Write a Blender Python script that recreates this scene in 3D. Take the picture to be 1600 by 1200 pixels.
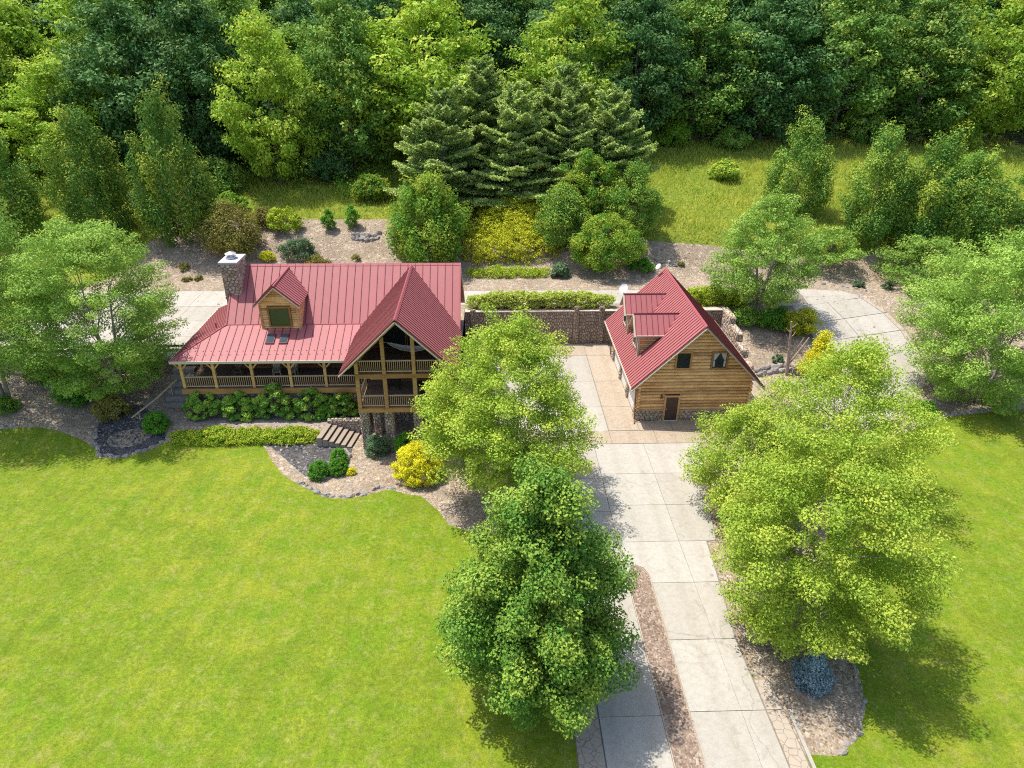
import bpy, bmesh, math, random
import numpy as np
from mathutils import Vector, Matrix
from mathutils.geometry import delaunay_2d_cdt
for o in list(bpy.data.objects): bpy.data.objects.remove(o)
SC = bpy.context.scene
COL = SC.collection
R = math.radians
# ------------------------------------------------------------------ camera
cam_d = bpy.data.cameras.new('camera'); cam = bpy.data.objects.new('camera', cam_d); COL.objects.link(cam)
cam_d.sensor_width = 36; cam_d.lens = 36*1080/1600; cam_d.clip_start = .5; cam_d.clip_end = 1500
_p, _y, _r = R(27.75), R(1.93), R(.3)
_f = Vector((math.sin(_y)*math.cos(_p), math.cos(_y)*math.cos(_p), -math.sin(_p)))
_rt = Vector((math.cos(_y), -math.sin(_y), 0)); _up = _rt.cross(_f)
_R = _rt*math.cos(_r)+_up*math.sin(_r); _U = -_rt*math.sin(_r)+_up*math.cos(_r)
_m = Matrix((_R, _U, -_f)).transposed().to_4x4(); _m.translation = Vector((0, 0, 27)); cam.matrix_world = _m
SC.camera = cam
# ------------------------------------------------------------------ light
sun_dir = Vector((-.37, .16, 1)).normalized()          # towards the sun
W = bpy.data.worlds.new("World"); SC.world = W; W.use_nodes = True
nt = W.node_tree; nt.nodes.clear()
sky = nt.nodes.new('ShaderNodeTexSky'); sky.sky_type = 'NISHITA'; sky.sun_disc = False
sky.sun_elevation = math.asin(sun_dir.z); sky.sun_rotation = math.atan2(sun_dir.x, sun_dir.y)
sky.air_density = 1.0; sky.dust_density = 2.0; sky.ozone_density = 1.0
bg = nt.nodes.new('ShaderNodeBackground'); bg.inputs['Strength'].default_value = .15
wo = nt.nodes.new('ShaderNodeOutputWorld'); nt.links.new(sky.outputs[0], bg.inputs[0]); nt.links.new(bg.outputs[0], wo.inputs[0])
sd = bpy.data.lights.new('sun', 'SUN'); sd.energy = 3.6; sd.angle = R(.55); sd.color = (1, .955, .87)
sun = bpy.data.objects.new('sun', sd); COL.objects.link(sun)
sun.rotation_euler = (-sun_dir).to_track_quat('-Z', 'Y').to_euler(); sun.location = (-40, 20, 90)
vs = SC.view_settings; vs.view_transform = 'Standard'; vs.look = 'None'; vs.exposure = .78; vs.gamma = 1; vs.use_curve_mapping = False
SC.cycles.max_bounces = 6; SC.cycles.filter_width = 1.1; SC.cycles.diffuse_bounces = 2; SC.cycles.glossy_bounces = 2; SC.cycles.transmission_bounces = 3
SC.cycles.transparent_max_bounces = 4; SC.cycles.use_denoising = False; SC.cycles.caustics_reflective = False; SC.cycles.caustics_refractive = False

# ------------------------------------------------------------------ helpers
rng = np.random.default_rng(7); rnd = random.Random(5)
def prop(o, label=None, cat=None, group=None, kind=None):
    if label: o['label'] = label
    if cat: o['category'] = cat
    if group: o['group'] = group
    if kind: o['kind'] = kind
    return o
def empty(name, loc, label=None, cat=None, group=None, kind=None, rz=0):
    o = bpy.data.objects.new(name, None); COL.objects.link(o); o.location = loc; o.rotation_euler.z = rz
    o.empty_display_size = .2
    return prop(o, label, cat, group, kind)
def link(name, me, mat, parent=None):
    o = bpy.data.objects.new(name, me); COL.objects.link(o)
    if mat is not None and len(me.materials) == 0: me.materials.append(mat)
    if parent is not None: o.parent = parent
    return o
class MB:
    """collects shapes in world coordinates; build() stores them relative to an origin"""
    def __init__(s): s.v = []; s.f = []
    def poly(s, pts, faces):
        b = len(s.v); s.v += [tuple(p) for p in pts]; s.f += [tuple(b+i for i in q) for q in faces]; return s
    def box(s, x0, x1, y0, y1, z0, z1):
        return s.poly([(x0,y0,z0),(x1,y0,z0),(x1,y1,z0),(x0,y1,z0),(x0,y0,z1),(x1,y0,z1),(x1,y1,z1),(x0,y1,z1)],
                      [(0,3,2,1),(4,5,6,7),(0,1,5,4),(1,2,6,5),(2,3,7,6),(3,0,4,7)])
    def beam(s, a, b, w, h, up=(0,0,1)):
        a = Vector(a); b = Vector(b); d = (b-a).normalized(); u = Vector(up)
        sx = d.cross(u).normalized()*w/2; sz = sx.cross(d).normalized()*h/2
        P = [a-sx-sz, a+sx-sz, a+sx+sz, a-sx+sz, b-sx-sz, b+sx-sz, b+sx+sz, b-sx+sz]
        return s.poly(P, [(0,3,2,1)[::-1],(4,5,6,7)[::-1],(0,1,5,4)[::-1],(1,2,6,5)[::-1],(2,3,7,6)[::-1],(3,0,4,7)[::-1]])
    def tube(s, pts, rad, n=8, cap=True):
        pts = [Vector(p) for p in pts]; b = len(s.v); prev = None
        for i, p in enumerate(pts):
            d = (pts[min(i+1, len(pts)-1)]-pts[max(i-1, 0)]).normalized()
            a = Vector((0,0,1)) if abs(d.z) < .9 else Vector((1,0,0))
            if prev is not None: a = prev
            u = d.cross(a).normalized(); w = u.cross(d).normalized(); prev = w
            r = rad[i] if hasattr(rad, '__len__') else rad
            for k in range(n):
                t = 2*math.pi*k/n; s.v.append(tuple(p+u*math.cos(t)*r+w*math.sin(t)*r))
        for i in range(len(pts)-1):
            for k in range(n):
                k2 = (k+1) % n; s.f.append((b+i*n+k, b+i*n+k2, b+(i+1)*n+k2, b+(i+1)*n+k))
        if cap:
            s.f.append(tuple(b+k for k in range(n))[::-1]); e = b+(len(pts)-1)*n; s.f.append(tuple(e+k for k in range(n)))
        return s
    def prism(s, ring0, ring1):
        n = len(ring0)
        return s.poly(list(ring0)+list(ring1), [tuple(range(n))[::-1], tuple(range(n, 2*n))]+[(k, (k+1) % n, n+(k+1) % n, n+k) for k in range(n)])
    def build(s, name, mat, parent=None, origin=None, smooth=False):
        if origin is None: origin = parent_origin(parent)
        me = bpy.data.meshes.new(name); ox, oy, oz = origin
        me.from_pydata([(x-ox, y-oy, z-oz) for x, y, z in s.v], [], s.f); me.update()
        bm = bmesh.new(); bm.from_mesh(me); bmesh.ops.recalc_face_normals(bm, faces=bm.faces); bm.to_mesh(me); bm.free()
        if smooth: me.polygons.foreach_set('use_smooth', [True]*len(me.polygons))
        o = link(name, me, mat, parent)
        if parent is None: o.location = origin
        return o
def parent_origin(p):
    if p is None: return (0, 0, 0)
    v = Vector((0, 0, 0))
    while p is not None: v += Vector(p.location); p = p.parent
    return tuple(v)
def np_mesh(name, V, F, smooth=False, attr=None):
    """V (n,3), F (m,k) arrays -> mesh"""
    me = bpy.data.meshes.new(name); V = np.ascontiguousarray(V, np.float32); F = np.ascontiguousarray(F, np.int32)
    k = F.shape[1]; me.vertices.add(len(V)); me.vertices.foreach_set('co', V.ravel())
    me.loops.add(F.size); me.loops.foreach_set('vertex_index', F.ravel())
    me.polygons.add(len(F)); me.polygons.foreach_set('loop_start', np.arange(0, F.size, k, dtype=np.int32))
    try: me.polygons.foreach_set('loop_total', np.full(len(F), k, np.int32))
    except Exception: pass
    me.update(calc_edges=True)
    if smooth: me.polygons.foreach_set('use_smooth', np.ones(len(F), bool))
    if attr is not None:
        a = me.attributes.new('tint', 'FLOAT', 'POINT'); a.data.foreach_set('value', np.ascontiguousarray(attr, np.float32))
    return me

# ------------------------------------------------------------------ materials
class G:
    def __init__(s, name):
        s.m = bpy.data.materials.new(name); s.m.use_nodes = True; s.t = s.m.node_tree; s.t.nodes.clear()
        s.out = s.n('ShaderNodeOutputMaterial'); s.tc = s.n('ShaderNodeTexCoord')
    def n(s, typ, **k):
        q = s.t.nodes.new(typ)
        for a, b in k.items(): setattr(q, a, b)
        return q
    def l(s, a, b): s.t.links.new(a, b)
    def noise(s, scale, detail=4, rough=.55, vec=None, dist=0):
        q = s.n('ShaderNodeTexNoise'); q.inputs['Scale'].default_value = scale; q.inputs['Detail'].default_value = detail
        q.inputs['Roughness'].default_value = rough; q.inputs['Distortion'].default_value = dist
        s.l(vec if vec else s.tc.outputs['Object'], q.inputs['Vector']); return q.outputs['Fac']
    def vor(s, scale, feature='F1', out='Distance', vec=None):
        q = s.n('ShaderNodeTexVoronoi'); q.feature = feature; q.inputs['Scale'].default_value = scale
        s.l(vec if vec else s.tc.outputs['Object'], q.inputs['Vector']); return q.outputs[out]
    def ramp(s, fac, stops, interp='LINEAR'):
        q = s.n('ShaderNodeValToRGB'); q.color_ramp.interpolation = interp; e = q.color_ramp.elements
        while len(e) < len(stops): e.new(.5)
        for i, (p, c) in enumerate(stops): e[i].position = p; e[i].color = (*c, 1) if len(c) == 3 else c
        s.l(fac, q.inputs[0]); return q.outputs[0]
    def mix(s, fac, a, b, mode='MIX'):
        q = s.n('ShaderNodeMix'); q.data_type = 'RGBA'; q.blend_type = mode
        for v, i in ((fac, 0), (a, 6), (b, 7)):
            if hasattr(v, 'links') or hasattr(v, 'is_output'): s.l(v, q.inputs[i])
            else: q.inputs[i].default_value = v if i == 0 else (*v, 1)
        return q.outputs[2]
    def math(s, op, a, b=0.0):
        q = s.n('ShaderNodeMath'); q.operation = op
        for v, i in ((a, 0), (b, 1)):
            if hasattr(v, 'is_output'): s.l(v, q.inputs[i])
            else: q.inputs[i].default_value = v
        return q.outputs[0]
    def scaled(s, sx, sy, sz, rz=0):
        q = s.n('ShaderNodeMapping'); q.inputs['Scale'].default_value = (sx, sy, sz); q.inputs['Rotation'].default_value = (0, 0, rz)
        s.l(s.tc.outputs['Object'], q.inputs['Vector']); return q.outputs[0]
    def finish(s, color, rough=.7, bump=None, bstr=.3, bdist=.05, spec=.3, metal=0):
        b = s.n('ShaderNodeBsdfPrincipled')
        if hasattr(color, 'is_output'): s.l(color, b.inputs['Base Color'])
        else: b.inputs['Base Color'].default_value = (*color, 1)
        if hasattr(rough, 'is_output'): s.l(rough, b.inputs['Roughness'])
        else: b.inputs['Roughness'].default_value = rough
        b.inputs['Specular IOR Level'].default_value = spec; b.inputs['Metallic'].default_value = metal
        if bump is not None:
            q = s.n('ShaderNodeBump'); q.inputs['Strength'].default_value = bstr; q.inputs['Distance'].default_value = bdist
            s.l(bump, q.inputs['Height']); s.l(q.outputs[0], b.inputs['Normal'])
        s.l(b.outputs[0], s.out.inputs[0]); return s.m
    def island(s): return s.n('ShaderNodeNewGeometry').outputs['Random Per Island']
    def orand(s): return s.n('ShaderNodeObjectInfo').outputs['Random']
def plain(name, c, rough=.6, spec=.3, metal=0, var=.12, scale=3):
    g = G(name); f = g.noise(scale, 5)
    return g.finish(g.mix(f, tuple(x*(1-var) for x in c), tuple(min(1, x*(1+var)) for x in c)), rough, f, .15, .01, spec, metal)
def leaf_mat(name, cols, trans=.35, tint=None, dark=.75):
    """cols: 3 colours picked per leaf; tint: colour of the new growth at branch tips"""
    k_ = 1.25; cols = tuple(tuple(min(.85, x*k_) for x in c) for c in cols); tint = tint and tuple(min(.85, x*1.2) for x in tint)
    g = G(name); r = g.island(); c = g.ramp(r, [(0, tuple((a+b)/2 for a, b in zip(cols[0], cols[1]))), (.5, cols[1]), (1, cols[2])])
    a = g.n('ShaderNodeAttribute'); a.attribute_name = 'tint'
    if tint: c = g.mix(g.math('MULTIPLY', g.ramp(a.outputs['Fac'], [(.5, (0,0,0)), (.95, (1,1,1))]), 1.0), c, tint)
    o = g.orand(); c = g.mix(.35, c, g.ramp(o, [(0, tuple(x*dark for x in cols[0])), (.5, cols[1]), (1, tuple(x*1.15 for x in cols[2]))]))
    b = g.n('ShaderNodeBsdfPrincipled'); g.l(c, b.inputs['Base Color']); b.inputs['Roughness'].default_value = .6; b.inputs['Specular IOR Level'].default_value = .12
    t = g.n('ShaderNodeBsdfTranslucent'); g.l(g.mix(.5, c, g.mix(1.0, c, (1.35, 1.25, .5), 'MULTIPLY')), t.inputs['Color'])
    m = g.n('ShaderNodeMixShader'); m.inputs[0].default_value = trans
    g.l(b.outputs[0], m.inputs[1]); g.l(t.outputs[0], m.inputs[2]); g.l(m.outputs[0], g.out.inputs[0]); return g.m

M = {}
def lawn_mat(name, a, b, c, dry):
    g = G(name)
    big = g.noise(.09, 4, .6); mid = g.noise(.55, 5, .65); fine = g.noise(4.5, 7, .8); vf = g.noise(15, 4, .8)
    col = g.mix(g.ramp(big, [(.35, (0,0,0)), (.65, (1,1,1))]), a, b)
    col = g.mix(g.ramp(mid, [(.38, (0,0,0)), (.7, (1,1,1))]), col, c)
    col = g.mix(g.math('MULTIPLY', g.ramp(g.noise(1.5, 6, .7), [(.50, (0,0,0)), (.70, (1,1,1))]), .55), col, dry)
    cl = g.ramp(g.noise(.27, 7, .72, dist=.8), [(.50, (0,0,0)), (.60, (.55,.55,.55))]); col = g.mix(cl, col, tuple(x*.78 for x in a))
    col = g.mix(g.ramp(g.noise(3.2, 7, .8), [(.56, (0,0,0)), (.70, (.65,.65,.65))]), col, tuple(x*.6 for x in c))
    col = g.mix(g.ramp(g.noise(2.3, 8, .85), [(.58, (0,0,0)), (.66, (.5,.5,.5))]), col, (.34,.27,.12))
    # mower passes, faint and worn
    w = g.n('ShaderNodeTexWave'); w.inputs['Scale'].default_value = .28; w.inputs['Distortion'].default_value = 1.2; w.inputs['Detail'].default_value = 2
    g.l(g.scaled(1, .35, 1, .3), w.inputs['Vector'])
    col = g.mix(g.math('MULTIPLY', w.outputs['Fac'], .16), col, tuple(x*.6 for x in a))
    col = g.mix(g.ramp(fine, [(.3, (.62,.62,.62)), (.7, (1.25,1.25,1.25))]), (0,0,0), col) if False else g.mix(1.0, col, g.ramp(fine, [(.32, (.50,.55,.48)), (.62, (1.0,1.0,1.0))]), 'MULTIPLY')
    col = g.mix(1.0, col, g.ramp(vf, [(.32, (.52,.56,.46)), (.60, (1.0,1.0,1.0))]), 'MULTIPLY')
    return g.finish(col, .85, g.math('ADD', fine, vf), .9, .05, .15)
M['lawn'] = lawn_mat('mown_lawn', (.245,.325,.018), (.36,.38,.032), (.17,.30,.012), (.45,.39,.14))
M['meadow'] = lawn_mat('meadow_ground', (.24,.32,.035), (.42,.42,.06), (.14,.25,.025), (.48,.43,.14))
def gravel_mat(name, cols, scale=14, extra=None, bs=.8):
    g = G(name)
    c = g.n('ShaderNodeTexVoronoi'); c.inputs['Scale'].default_value = scale; g.l(g.tc.outputs['Object'], c.inputs['Vector'])
    sep = g.n('ShaderNodeSeparateColor'); g.l(c.outputs['Color'], sep.inputs[0])
    col = g.ramp(sep.outputs[0], [(i/(len(cols)-1), k) for i, k in enumerate(cols)])
    patch = g.noise(.35, 5, .65)
    col = g.mix(1.0, col, g.ramp(patch, [(.35, (.72,.7,.68)), (.65, (1,1,1))]), 'MULTIPLY')
    c2 = g.n('ShaderNodeTexVoronoi'); c2.inputs['Scale'].default_value = scale*.42; g.l(g.tc.outputs['Object'], c2.inputs['Vector'])
    s2 = g.n('ShaderNodeSeparateColor'); g.l(c2.outputs['Color'], s2.inputs[0])
    col = g.mix(g.ramp(s2.outputs[1], [(.72, (0,0,0)), (.76, (.7,.7,.7))]), col, g.ramp(s2.outputs[0], [(0, cols[0]), (.5, cols[2]), (1, cols[-1])]))
    if extra:
        col = g.mix(g.ramp(g.noise(.8, 6, .7), [(.50, (0,0,0)), (.66, (.85,.85,.85))]), col, extra)
        col = g.mix(g.ramp(g.noise(1.7, 7, .75), [(.58, (0,0,0)), (.70, (.7,.7,.7))]), col, (.13,.12,.06))
    return g.finish(col, .9, g.math('SUBTRACT', 1.0, c.outputs['Distance']), bs, .05, .15)
M['gravel'] = gravel_mat('river_gravel', [(.19,.135,.09), (.34,.265,.19), (.42,.34,.25), (.25,.175,.115), (.52,.445,.35)], 11, (.25,.20,.14))
M['gravel_red'] = gravel_mat('reddish_gravel', [(.22,.14,.10), (.34,.25,.18), (.15,.11,.09), (.45,.37,.30), (.28,.20,.15)], 11)
M['slate_mulch'] = gravel_mat('dark_slate_chips', [(.035,.035,.04), (.075,.07,.075), (.12,.115,.115), (.05,.048,.05)], 13, (.13,.115,.10))
M['forest_floor'] = gravel_mat('leaf_litter', [(.035,.05,.015), (.06,.07,.02), (.05,.04,.02), (.08,.10,.03)], 5)
def concrete_mat(name, a, b, agg=.0, scale=30):
    g = G(name); o = g.orand()
    col = g.mix(g.noise(.5, 6, .65), a, b)
    col = g.mix(1.0, col, g.ramp(g.noise(4.0, 6, .7), [(.3, (.86,.85,.83)), (.6, (1,1,1))]), 'MULTIPLY')
    col = g.mix(1.0, col, g.ramp(g.noise(scale, 3, .8), [(.35, (.72,.7,.68)), (.6, (1,1,1))]), 'MULTIPLY')
    col = g.mix(1.0, col, g.ramp(o, [(0, (.90,.89,.87)), (1, (1.0,1.0,1.0))]), 'MULTIPLY')
    st = g.ramp(g.noise(.9, 5, .7, dist=1.5), [(.56, (1,1,1)), (.75, (.78,.75,.70))])
    col = g.mix(1.0, col, st, 'MULTIPLY')
    # wandering hairline cracks and worn wheel paths
    wn = g.n('ShaderNodeTexNoise'); wn.inputs['Scale'].default_value = .6; wn.inputs['Detail'].default_value = 5; g.l(g.tc.outputs['Object'], wn.inputs['Vector'])
    av = g.n('ShaderNodeVectorMath'); av.operation = 'MULTIPLY_ADD'; g.l(wn.outputs['Color'], av.inputs[0]); av.inputs[1].default_value = (2.5,2.5,0); g.l(g.tc.outputs['Object'], av.inputs[2])
    cr = g.ramp(g.vor(.085, 'DISTANCE_TO_EDGE', vec=av.outputs[0]), [(0, (.78,.76,.73)), (.0012, (1,1,1))]); col = g.mix(1.0, col, cr, 'MULTIPLY')
    wh = g.n('ShaderNodeTexWave'); wh.inputs['Scale'].default_value = .19; wh.inputs['Distortion'].default_value = 2.0; wh.inputs['Detail'].default_value = 3; g.l(g.scaled(1, .12, 1), wh.inputs['Vector'])
    col = g.mix(1.0, col, g.ramp(wh.outputs['Fac'], [(.55, (1,1,1)), (.95, (.95,.94,.925))]), 'MULTIPLY')
    return g.finish(col, .85, g.noise(scale, 3, .8), .25, .01, .2)
M['concrete'] = concrete_mat('broom_finished_concrete', (.43,.405,.355), (.51,.48,.425))
M['aggregate'] = concrete_mat('exposed_aggregate', (.41,.335,.255), (.50,.42,.33), scale=16)
M['path'] = concrete_mat('path_aggregate', (.30,.255,.205), (.39,.335,.275), scale=14)
M['drive_bed'] = plain('sand_joint_bed', (.2,.175,.14), .95)
def stamped():
    g = G('stamped_border'); v = g.vor(2.6, 'DISTANCE_TO_EDGE')
    col = g.mix(g.noise(2, 5), (.33,.27,.21), (.42,.355,.28)); col = g.mix(g.ramp(v, [(.0, (1,1,1)), (.045, (0,0,0))]), col, (.22,.17,.125))
    return g.finish(col, .8, g.ramp(v, [(0, (0,0,0)), (.06, (1,1,1))]), .5, .02, .25)
M['stamped'] = stamped()
def stone_mat(name, cols, mott=.5):
    g = G(name); col = g.ramp(g.island(), [(i/(len(cols)-1), c) for i, c in enumerate(cols)])
    n = g.noise(5, 6, .7)
    col = g.mix(1.0, col, g.ramp(n, [(.3, (.55,.55,.55)), (.65, (1.1,1.08,1.05))]), 'MULTIPLY')
    return g.finish(col, .9, n, .5, .03, .2)
M['stone'] = stone_mat('rubble_stone', [(.30,.22,.17), (.55,.44,.34), (.42,.29,.20), (.64,.56,.48), (.36,.31,.27), (.56,.42,.29)])
M['wall_stone'] = stone_mat('retaining_wall_stone', [(.30,.20,.14), (.52,.40,.29), (.42,.28,.19), (.60,.50,.40), (.37,.29,.23), (.52,.37,.25)])
M['mortar'] = plain('mortar', (.17,.14,.12), .95)
M['rock'] = stone_mat('grey_ledge_rock', [(.2,.18,.17), (.36,.33,.30), (.28,.25,.23), (.42,.38,.34)])
M['slate_chip'] = stone_mat('dark_slate_chip', [(.05,.05,.055), (.13,.125,.13), (.2,.19,.19)])
M['capstone'] = plain('grey_cap_stone', (.42,.42,.44), .8)
def log_mat(name, cols, along='x'):
    g = G(name); o = g.orand()
    sc = (.5, 9, 9) if along == 'x' else (9, .5, 9) if along == 'y' else (9, 9, .5)
    n = g.noise(1.0, 6, .65, g.scaled(*sc)); n2 = g.noise(1.3, 5, .7, g.scaled(.6, .6, 2.5))
    col = g.mix(n, cols[0], cols[1]); col = g.mix(g.ramp(n2, [(.42, (0,0,0)), (.68, (1,1,1))]), col, cols[2])
    col = g.mix(1.0, col, g.ramp(o, [(0, (.66,.60,.55)), (.5, (.95,.93,.9)), (1, (1.15,1.12,1.06))]), 'MULTIPLY')
    return g.finish(col, .62, n, .3, .02, .3)
LC = ((.88,.60,.31), (.80,.49,.22), (.58,.31,.125))
for a in 'xyz': M['log_'+a] = log_mat('honey_log_'+a, LC, a)
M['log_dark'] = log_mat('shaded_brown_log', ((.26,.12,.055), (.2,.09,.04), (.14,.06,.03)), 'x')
M['post'] = log_mat('honey_timber_post', ((.66,.42,.20), (.56,.33,.14), (.42,.23,.10)), 'z')
M['beam'] = log_mat('honey_timber_beam', ((.52,.29,.12), (.42,.22,.08), (.33,.16,.06)), 'x')
M['rail'] = plain('weathered_rail_timber', (.52,.38,.25), .7)
M['baluster'] = plain('baluster_timber', (.40,.26,.15), .7)
M['rake'] = plain('pale_rake_board', (.46,.385,.29), .7)
M['deck'] = plain('grey_brown_deck', (.17,.12,.09), .75)
M['oldwood'] = plain('old_dark_rail_wood', (.05,.04,.035), .85)
M['step_wood'] = plain('grey_step_timber', (.30,.24,.185), .85, scale=6)
def roof_mat(name, c, seam=False):
    g = G(name); o = g.orand(); n = g.noise(.8, 5, .6, g.scaled(1, 1, 1))
    col = g.mix(n, tuple(x*.92 for x in c), tuple(x*1.06 for x in c)); col = g.mix(1.0, col, g.ramp(o, [(0, (.93,.93,.93)), (1, (1,1,1))]), 'MULTIPLY')
    col = g.mix(g.ramp(g.noise(2.2, 6, .7), [(.58, (0,0,0)), (.8, (.25,.25,.25))]), col, (.5,.36,.34))
    return g.finish(col, .58, n, .05, .01, .35)
M['roof'] = roof_mat('red_standing_seam_metal', (.36,.113,.113))
M['seam'] = roof_mat('seam_metal_painted_shade', (.15,.032,.036))  # darker maroon paints in the shadow lines along the ribs; trims reuse it
M['trim_red'] = roof_mat('red_ridge_trim', (.36,.09,.10))
M['gutter'] = plain('beige_gutter', (.55,.47,.37), .45, .5)
M['white'] = plain('white_paint', (.68,.67,.64), .5, var=.04)
M['dark_door'] = plain('dark_brown_door', (.075,.045,.038), .45)
M['metal'] = plain('galvanised_metal', (.55,.54,.58), .35, .5, .6)
M['black'] = plain('black_paint', (.02,.02,.02), .5)
M['dish'] = plain('pale_grey_dish', (.68,.68,.68), .4)
M['brownpipe'] = plain('brown_downspout', (.2,.08,.05), .5)
def glass_mat(name, c=(.012,.018,.02)):
    g = G(name); n = g.noise(1.2, 3)
    return g.finish(g.mix(n, c, tuple(x*2.2 for x in c)), .06, None, spec=.9)
M['glass'] = glass_mat('dark_window_glass'); M['skyglass'] = glass_mat('skylight_glass', (.03,.045,.055))
M['curtain'] = plain('pale_curtain', (.42,.44,.46), .8)
M['cloth'] = plain('white_hammock_cloth', (.75,.74,.72), .8)
M['blue'] = plain('pale_blue_lantern', (.35,.5,.62), .3)
def bark_mat(name, a, b, sc=(4,4,1)):
    g = G(name); n = g.noise(3, 6, .7, g.scaled(*sc)); return g.finish(g.mix(g.ramp(n, [(.35, (0,0,0)), (.65, (1,1,1))]), a, b), .9, n, .6, .04, .1)
M['bark'] = bark_mat('grey_brown_bark', (.12,.095,.075), (.24,.20,.165))
M['birch_bark'] = bark_mat('pale_peeling_bark', (.22,.17,.14), (.46,.40,.35))
M['dead'] = bark_mat('bare_pale_wood', (.26,.19,.15), (.42,.34,.28))
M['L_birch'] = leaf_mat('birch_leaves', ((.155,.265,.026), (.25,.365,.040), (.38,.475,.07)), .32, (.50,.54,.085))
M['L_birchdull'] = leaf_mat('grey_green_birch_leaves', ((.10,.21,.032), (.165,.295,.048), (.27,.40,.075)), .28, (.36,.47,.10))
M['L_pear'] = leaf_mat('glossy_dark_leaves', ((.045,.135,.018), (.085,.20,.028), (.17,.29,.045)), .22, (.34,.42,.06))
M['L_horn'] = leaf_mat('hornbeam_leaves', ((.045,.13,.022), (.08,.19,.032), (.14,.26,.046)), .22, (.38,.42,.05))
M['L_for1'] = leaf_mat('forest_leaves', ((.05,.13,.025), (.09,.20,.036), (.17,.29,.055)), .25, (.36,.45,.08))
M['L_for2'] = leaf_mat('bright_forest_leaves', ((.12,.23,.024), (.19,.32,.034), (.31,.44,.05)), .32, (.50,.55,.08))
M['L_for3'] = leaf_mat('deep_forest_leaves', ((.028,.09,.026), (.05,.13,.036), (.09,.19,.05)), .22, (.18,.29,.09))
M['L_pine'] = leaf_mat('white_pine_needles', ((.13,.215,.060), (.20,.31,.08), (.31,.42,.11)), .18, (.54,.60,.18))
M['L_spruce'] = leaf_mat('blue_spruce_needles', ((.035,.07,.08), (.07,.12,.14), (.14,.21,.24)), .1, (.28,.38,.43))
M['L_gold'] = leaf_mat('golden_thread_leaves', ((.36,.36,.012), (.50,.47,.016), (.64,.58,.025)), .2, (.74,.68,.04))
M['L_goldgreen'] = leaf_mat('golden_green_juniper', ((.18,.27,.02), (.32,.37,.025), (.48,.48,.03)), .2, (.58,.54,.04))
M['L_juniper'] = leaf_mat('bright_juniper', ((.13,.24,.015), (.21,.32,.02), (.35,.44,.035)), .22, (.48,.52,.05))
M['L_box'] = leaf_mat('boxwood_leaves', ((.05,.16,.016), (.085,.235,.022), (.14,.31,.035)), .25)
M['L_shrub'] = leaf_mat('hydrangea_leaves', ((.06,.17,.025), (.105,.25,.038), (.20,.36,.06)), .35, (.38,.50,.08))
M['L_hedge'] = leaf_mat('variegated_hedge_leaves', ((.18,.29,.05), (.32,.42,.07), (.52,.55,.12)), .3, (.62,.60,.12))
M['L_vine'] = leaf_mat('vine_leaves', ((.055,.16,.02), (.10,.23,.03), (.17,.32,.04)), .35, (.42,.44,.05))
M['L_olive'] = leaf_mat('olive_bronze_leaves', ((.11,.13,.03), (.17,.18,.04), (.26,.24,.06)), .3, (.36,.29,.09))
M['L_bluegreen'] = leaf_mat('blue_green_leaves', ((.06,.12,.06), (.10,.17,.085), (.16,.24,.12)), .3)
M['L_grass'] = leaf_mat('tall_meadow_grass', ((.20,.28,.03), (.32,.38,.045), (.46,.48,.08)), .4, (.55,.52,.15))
M['L_weed'] = leaf_mat('lush_weeds', ((.11,.24,.025), (.18,.32,.035), (.27,.40,.05)), .4)

# ------------------------------------------------------------------ terrain heights
def ss(a, b, x): t = np.clip((x-a)/(b-a), 0, 1); return t*t*(3-2*t)
def lin(a, b, x): return np.clip((x-a)/(b-a), 0, 1)
def up_h(x, y):
    y0 = 68.5-1.5*ss(5, 30, x); y1 = 80-5*ss(0, 14, x)
    z = 3.2+3.9*ss(0, 1, (y-y0)/(y1-y0))+.17*np.maximum(0, y-y1)+.28*np.maximum(0, y-104)
    return z+.25*ss(78, 90, y)*np.sin(x*.21+.5)*np.sin(y*.17)
def low_h(x, y):
    t = ss(41.0, 43.4, y)*ss(-9.7, -12.1, x)*.9
    l = ss(43.5, 50.5, y)*ss(-22.5, -25, x)*1.1
    return t+l+.18*np.sin(x*.09+1)*np.sin(y*.11)*ss(41, 34, y)*ss(3.2, -6, x)
def ramp_h(x, y):
    a = 3.2*lin(47.5, 63, y); b = 3.2*lin(51.5, 62, y); k = ss(24.5, 28.5, x); return b*(1-k)+a*k
def h(x, y):
    x = np.asarray(x, float); y = np.asarray(y, float)
    U = up_h(x, y); L = low_h(x, y)
    hi = ((x < -19.6) & (y > 50.5)) | ((x >= -19.6) & (x < 22) & (y > 59.4)) | ((x >= -19.6) & (x < -2.4) & (y > 52))
    z = np.where(hi, U, L)
    z = np.where(x >= 22, np.where(y < 63, ramp_h(x, y), U), z)
    z = np.where(x < -42, L+(U-L)*ss(44, 56, y), z)
    return z
def H(x, y): return float(h(x, y))

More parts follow.
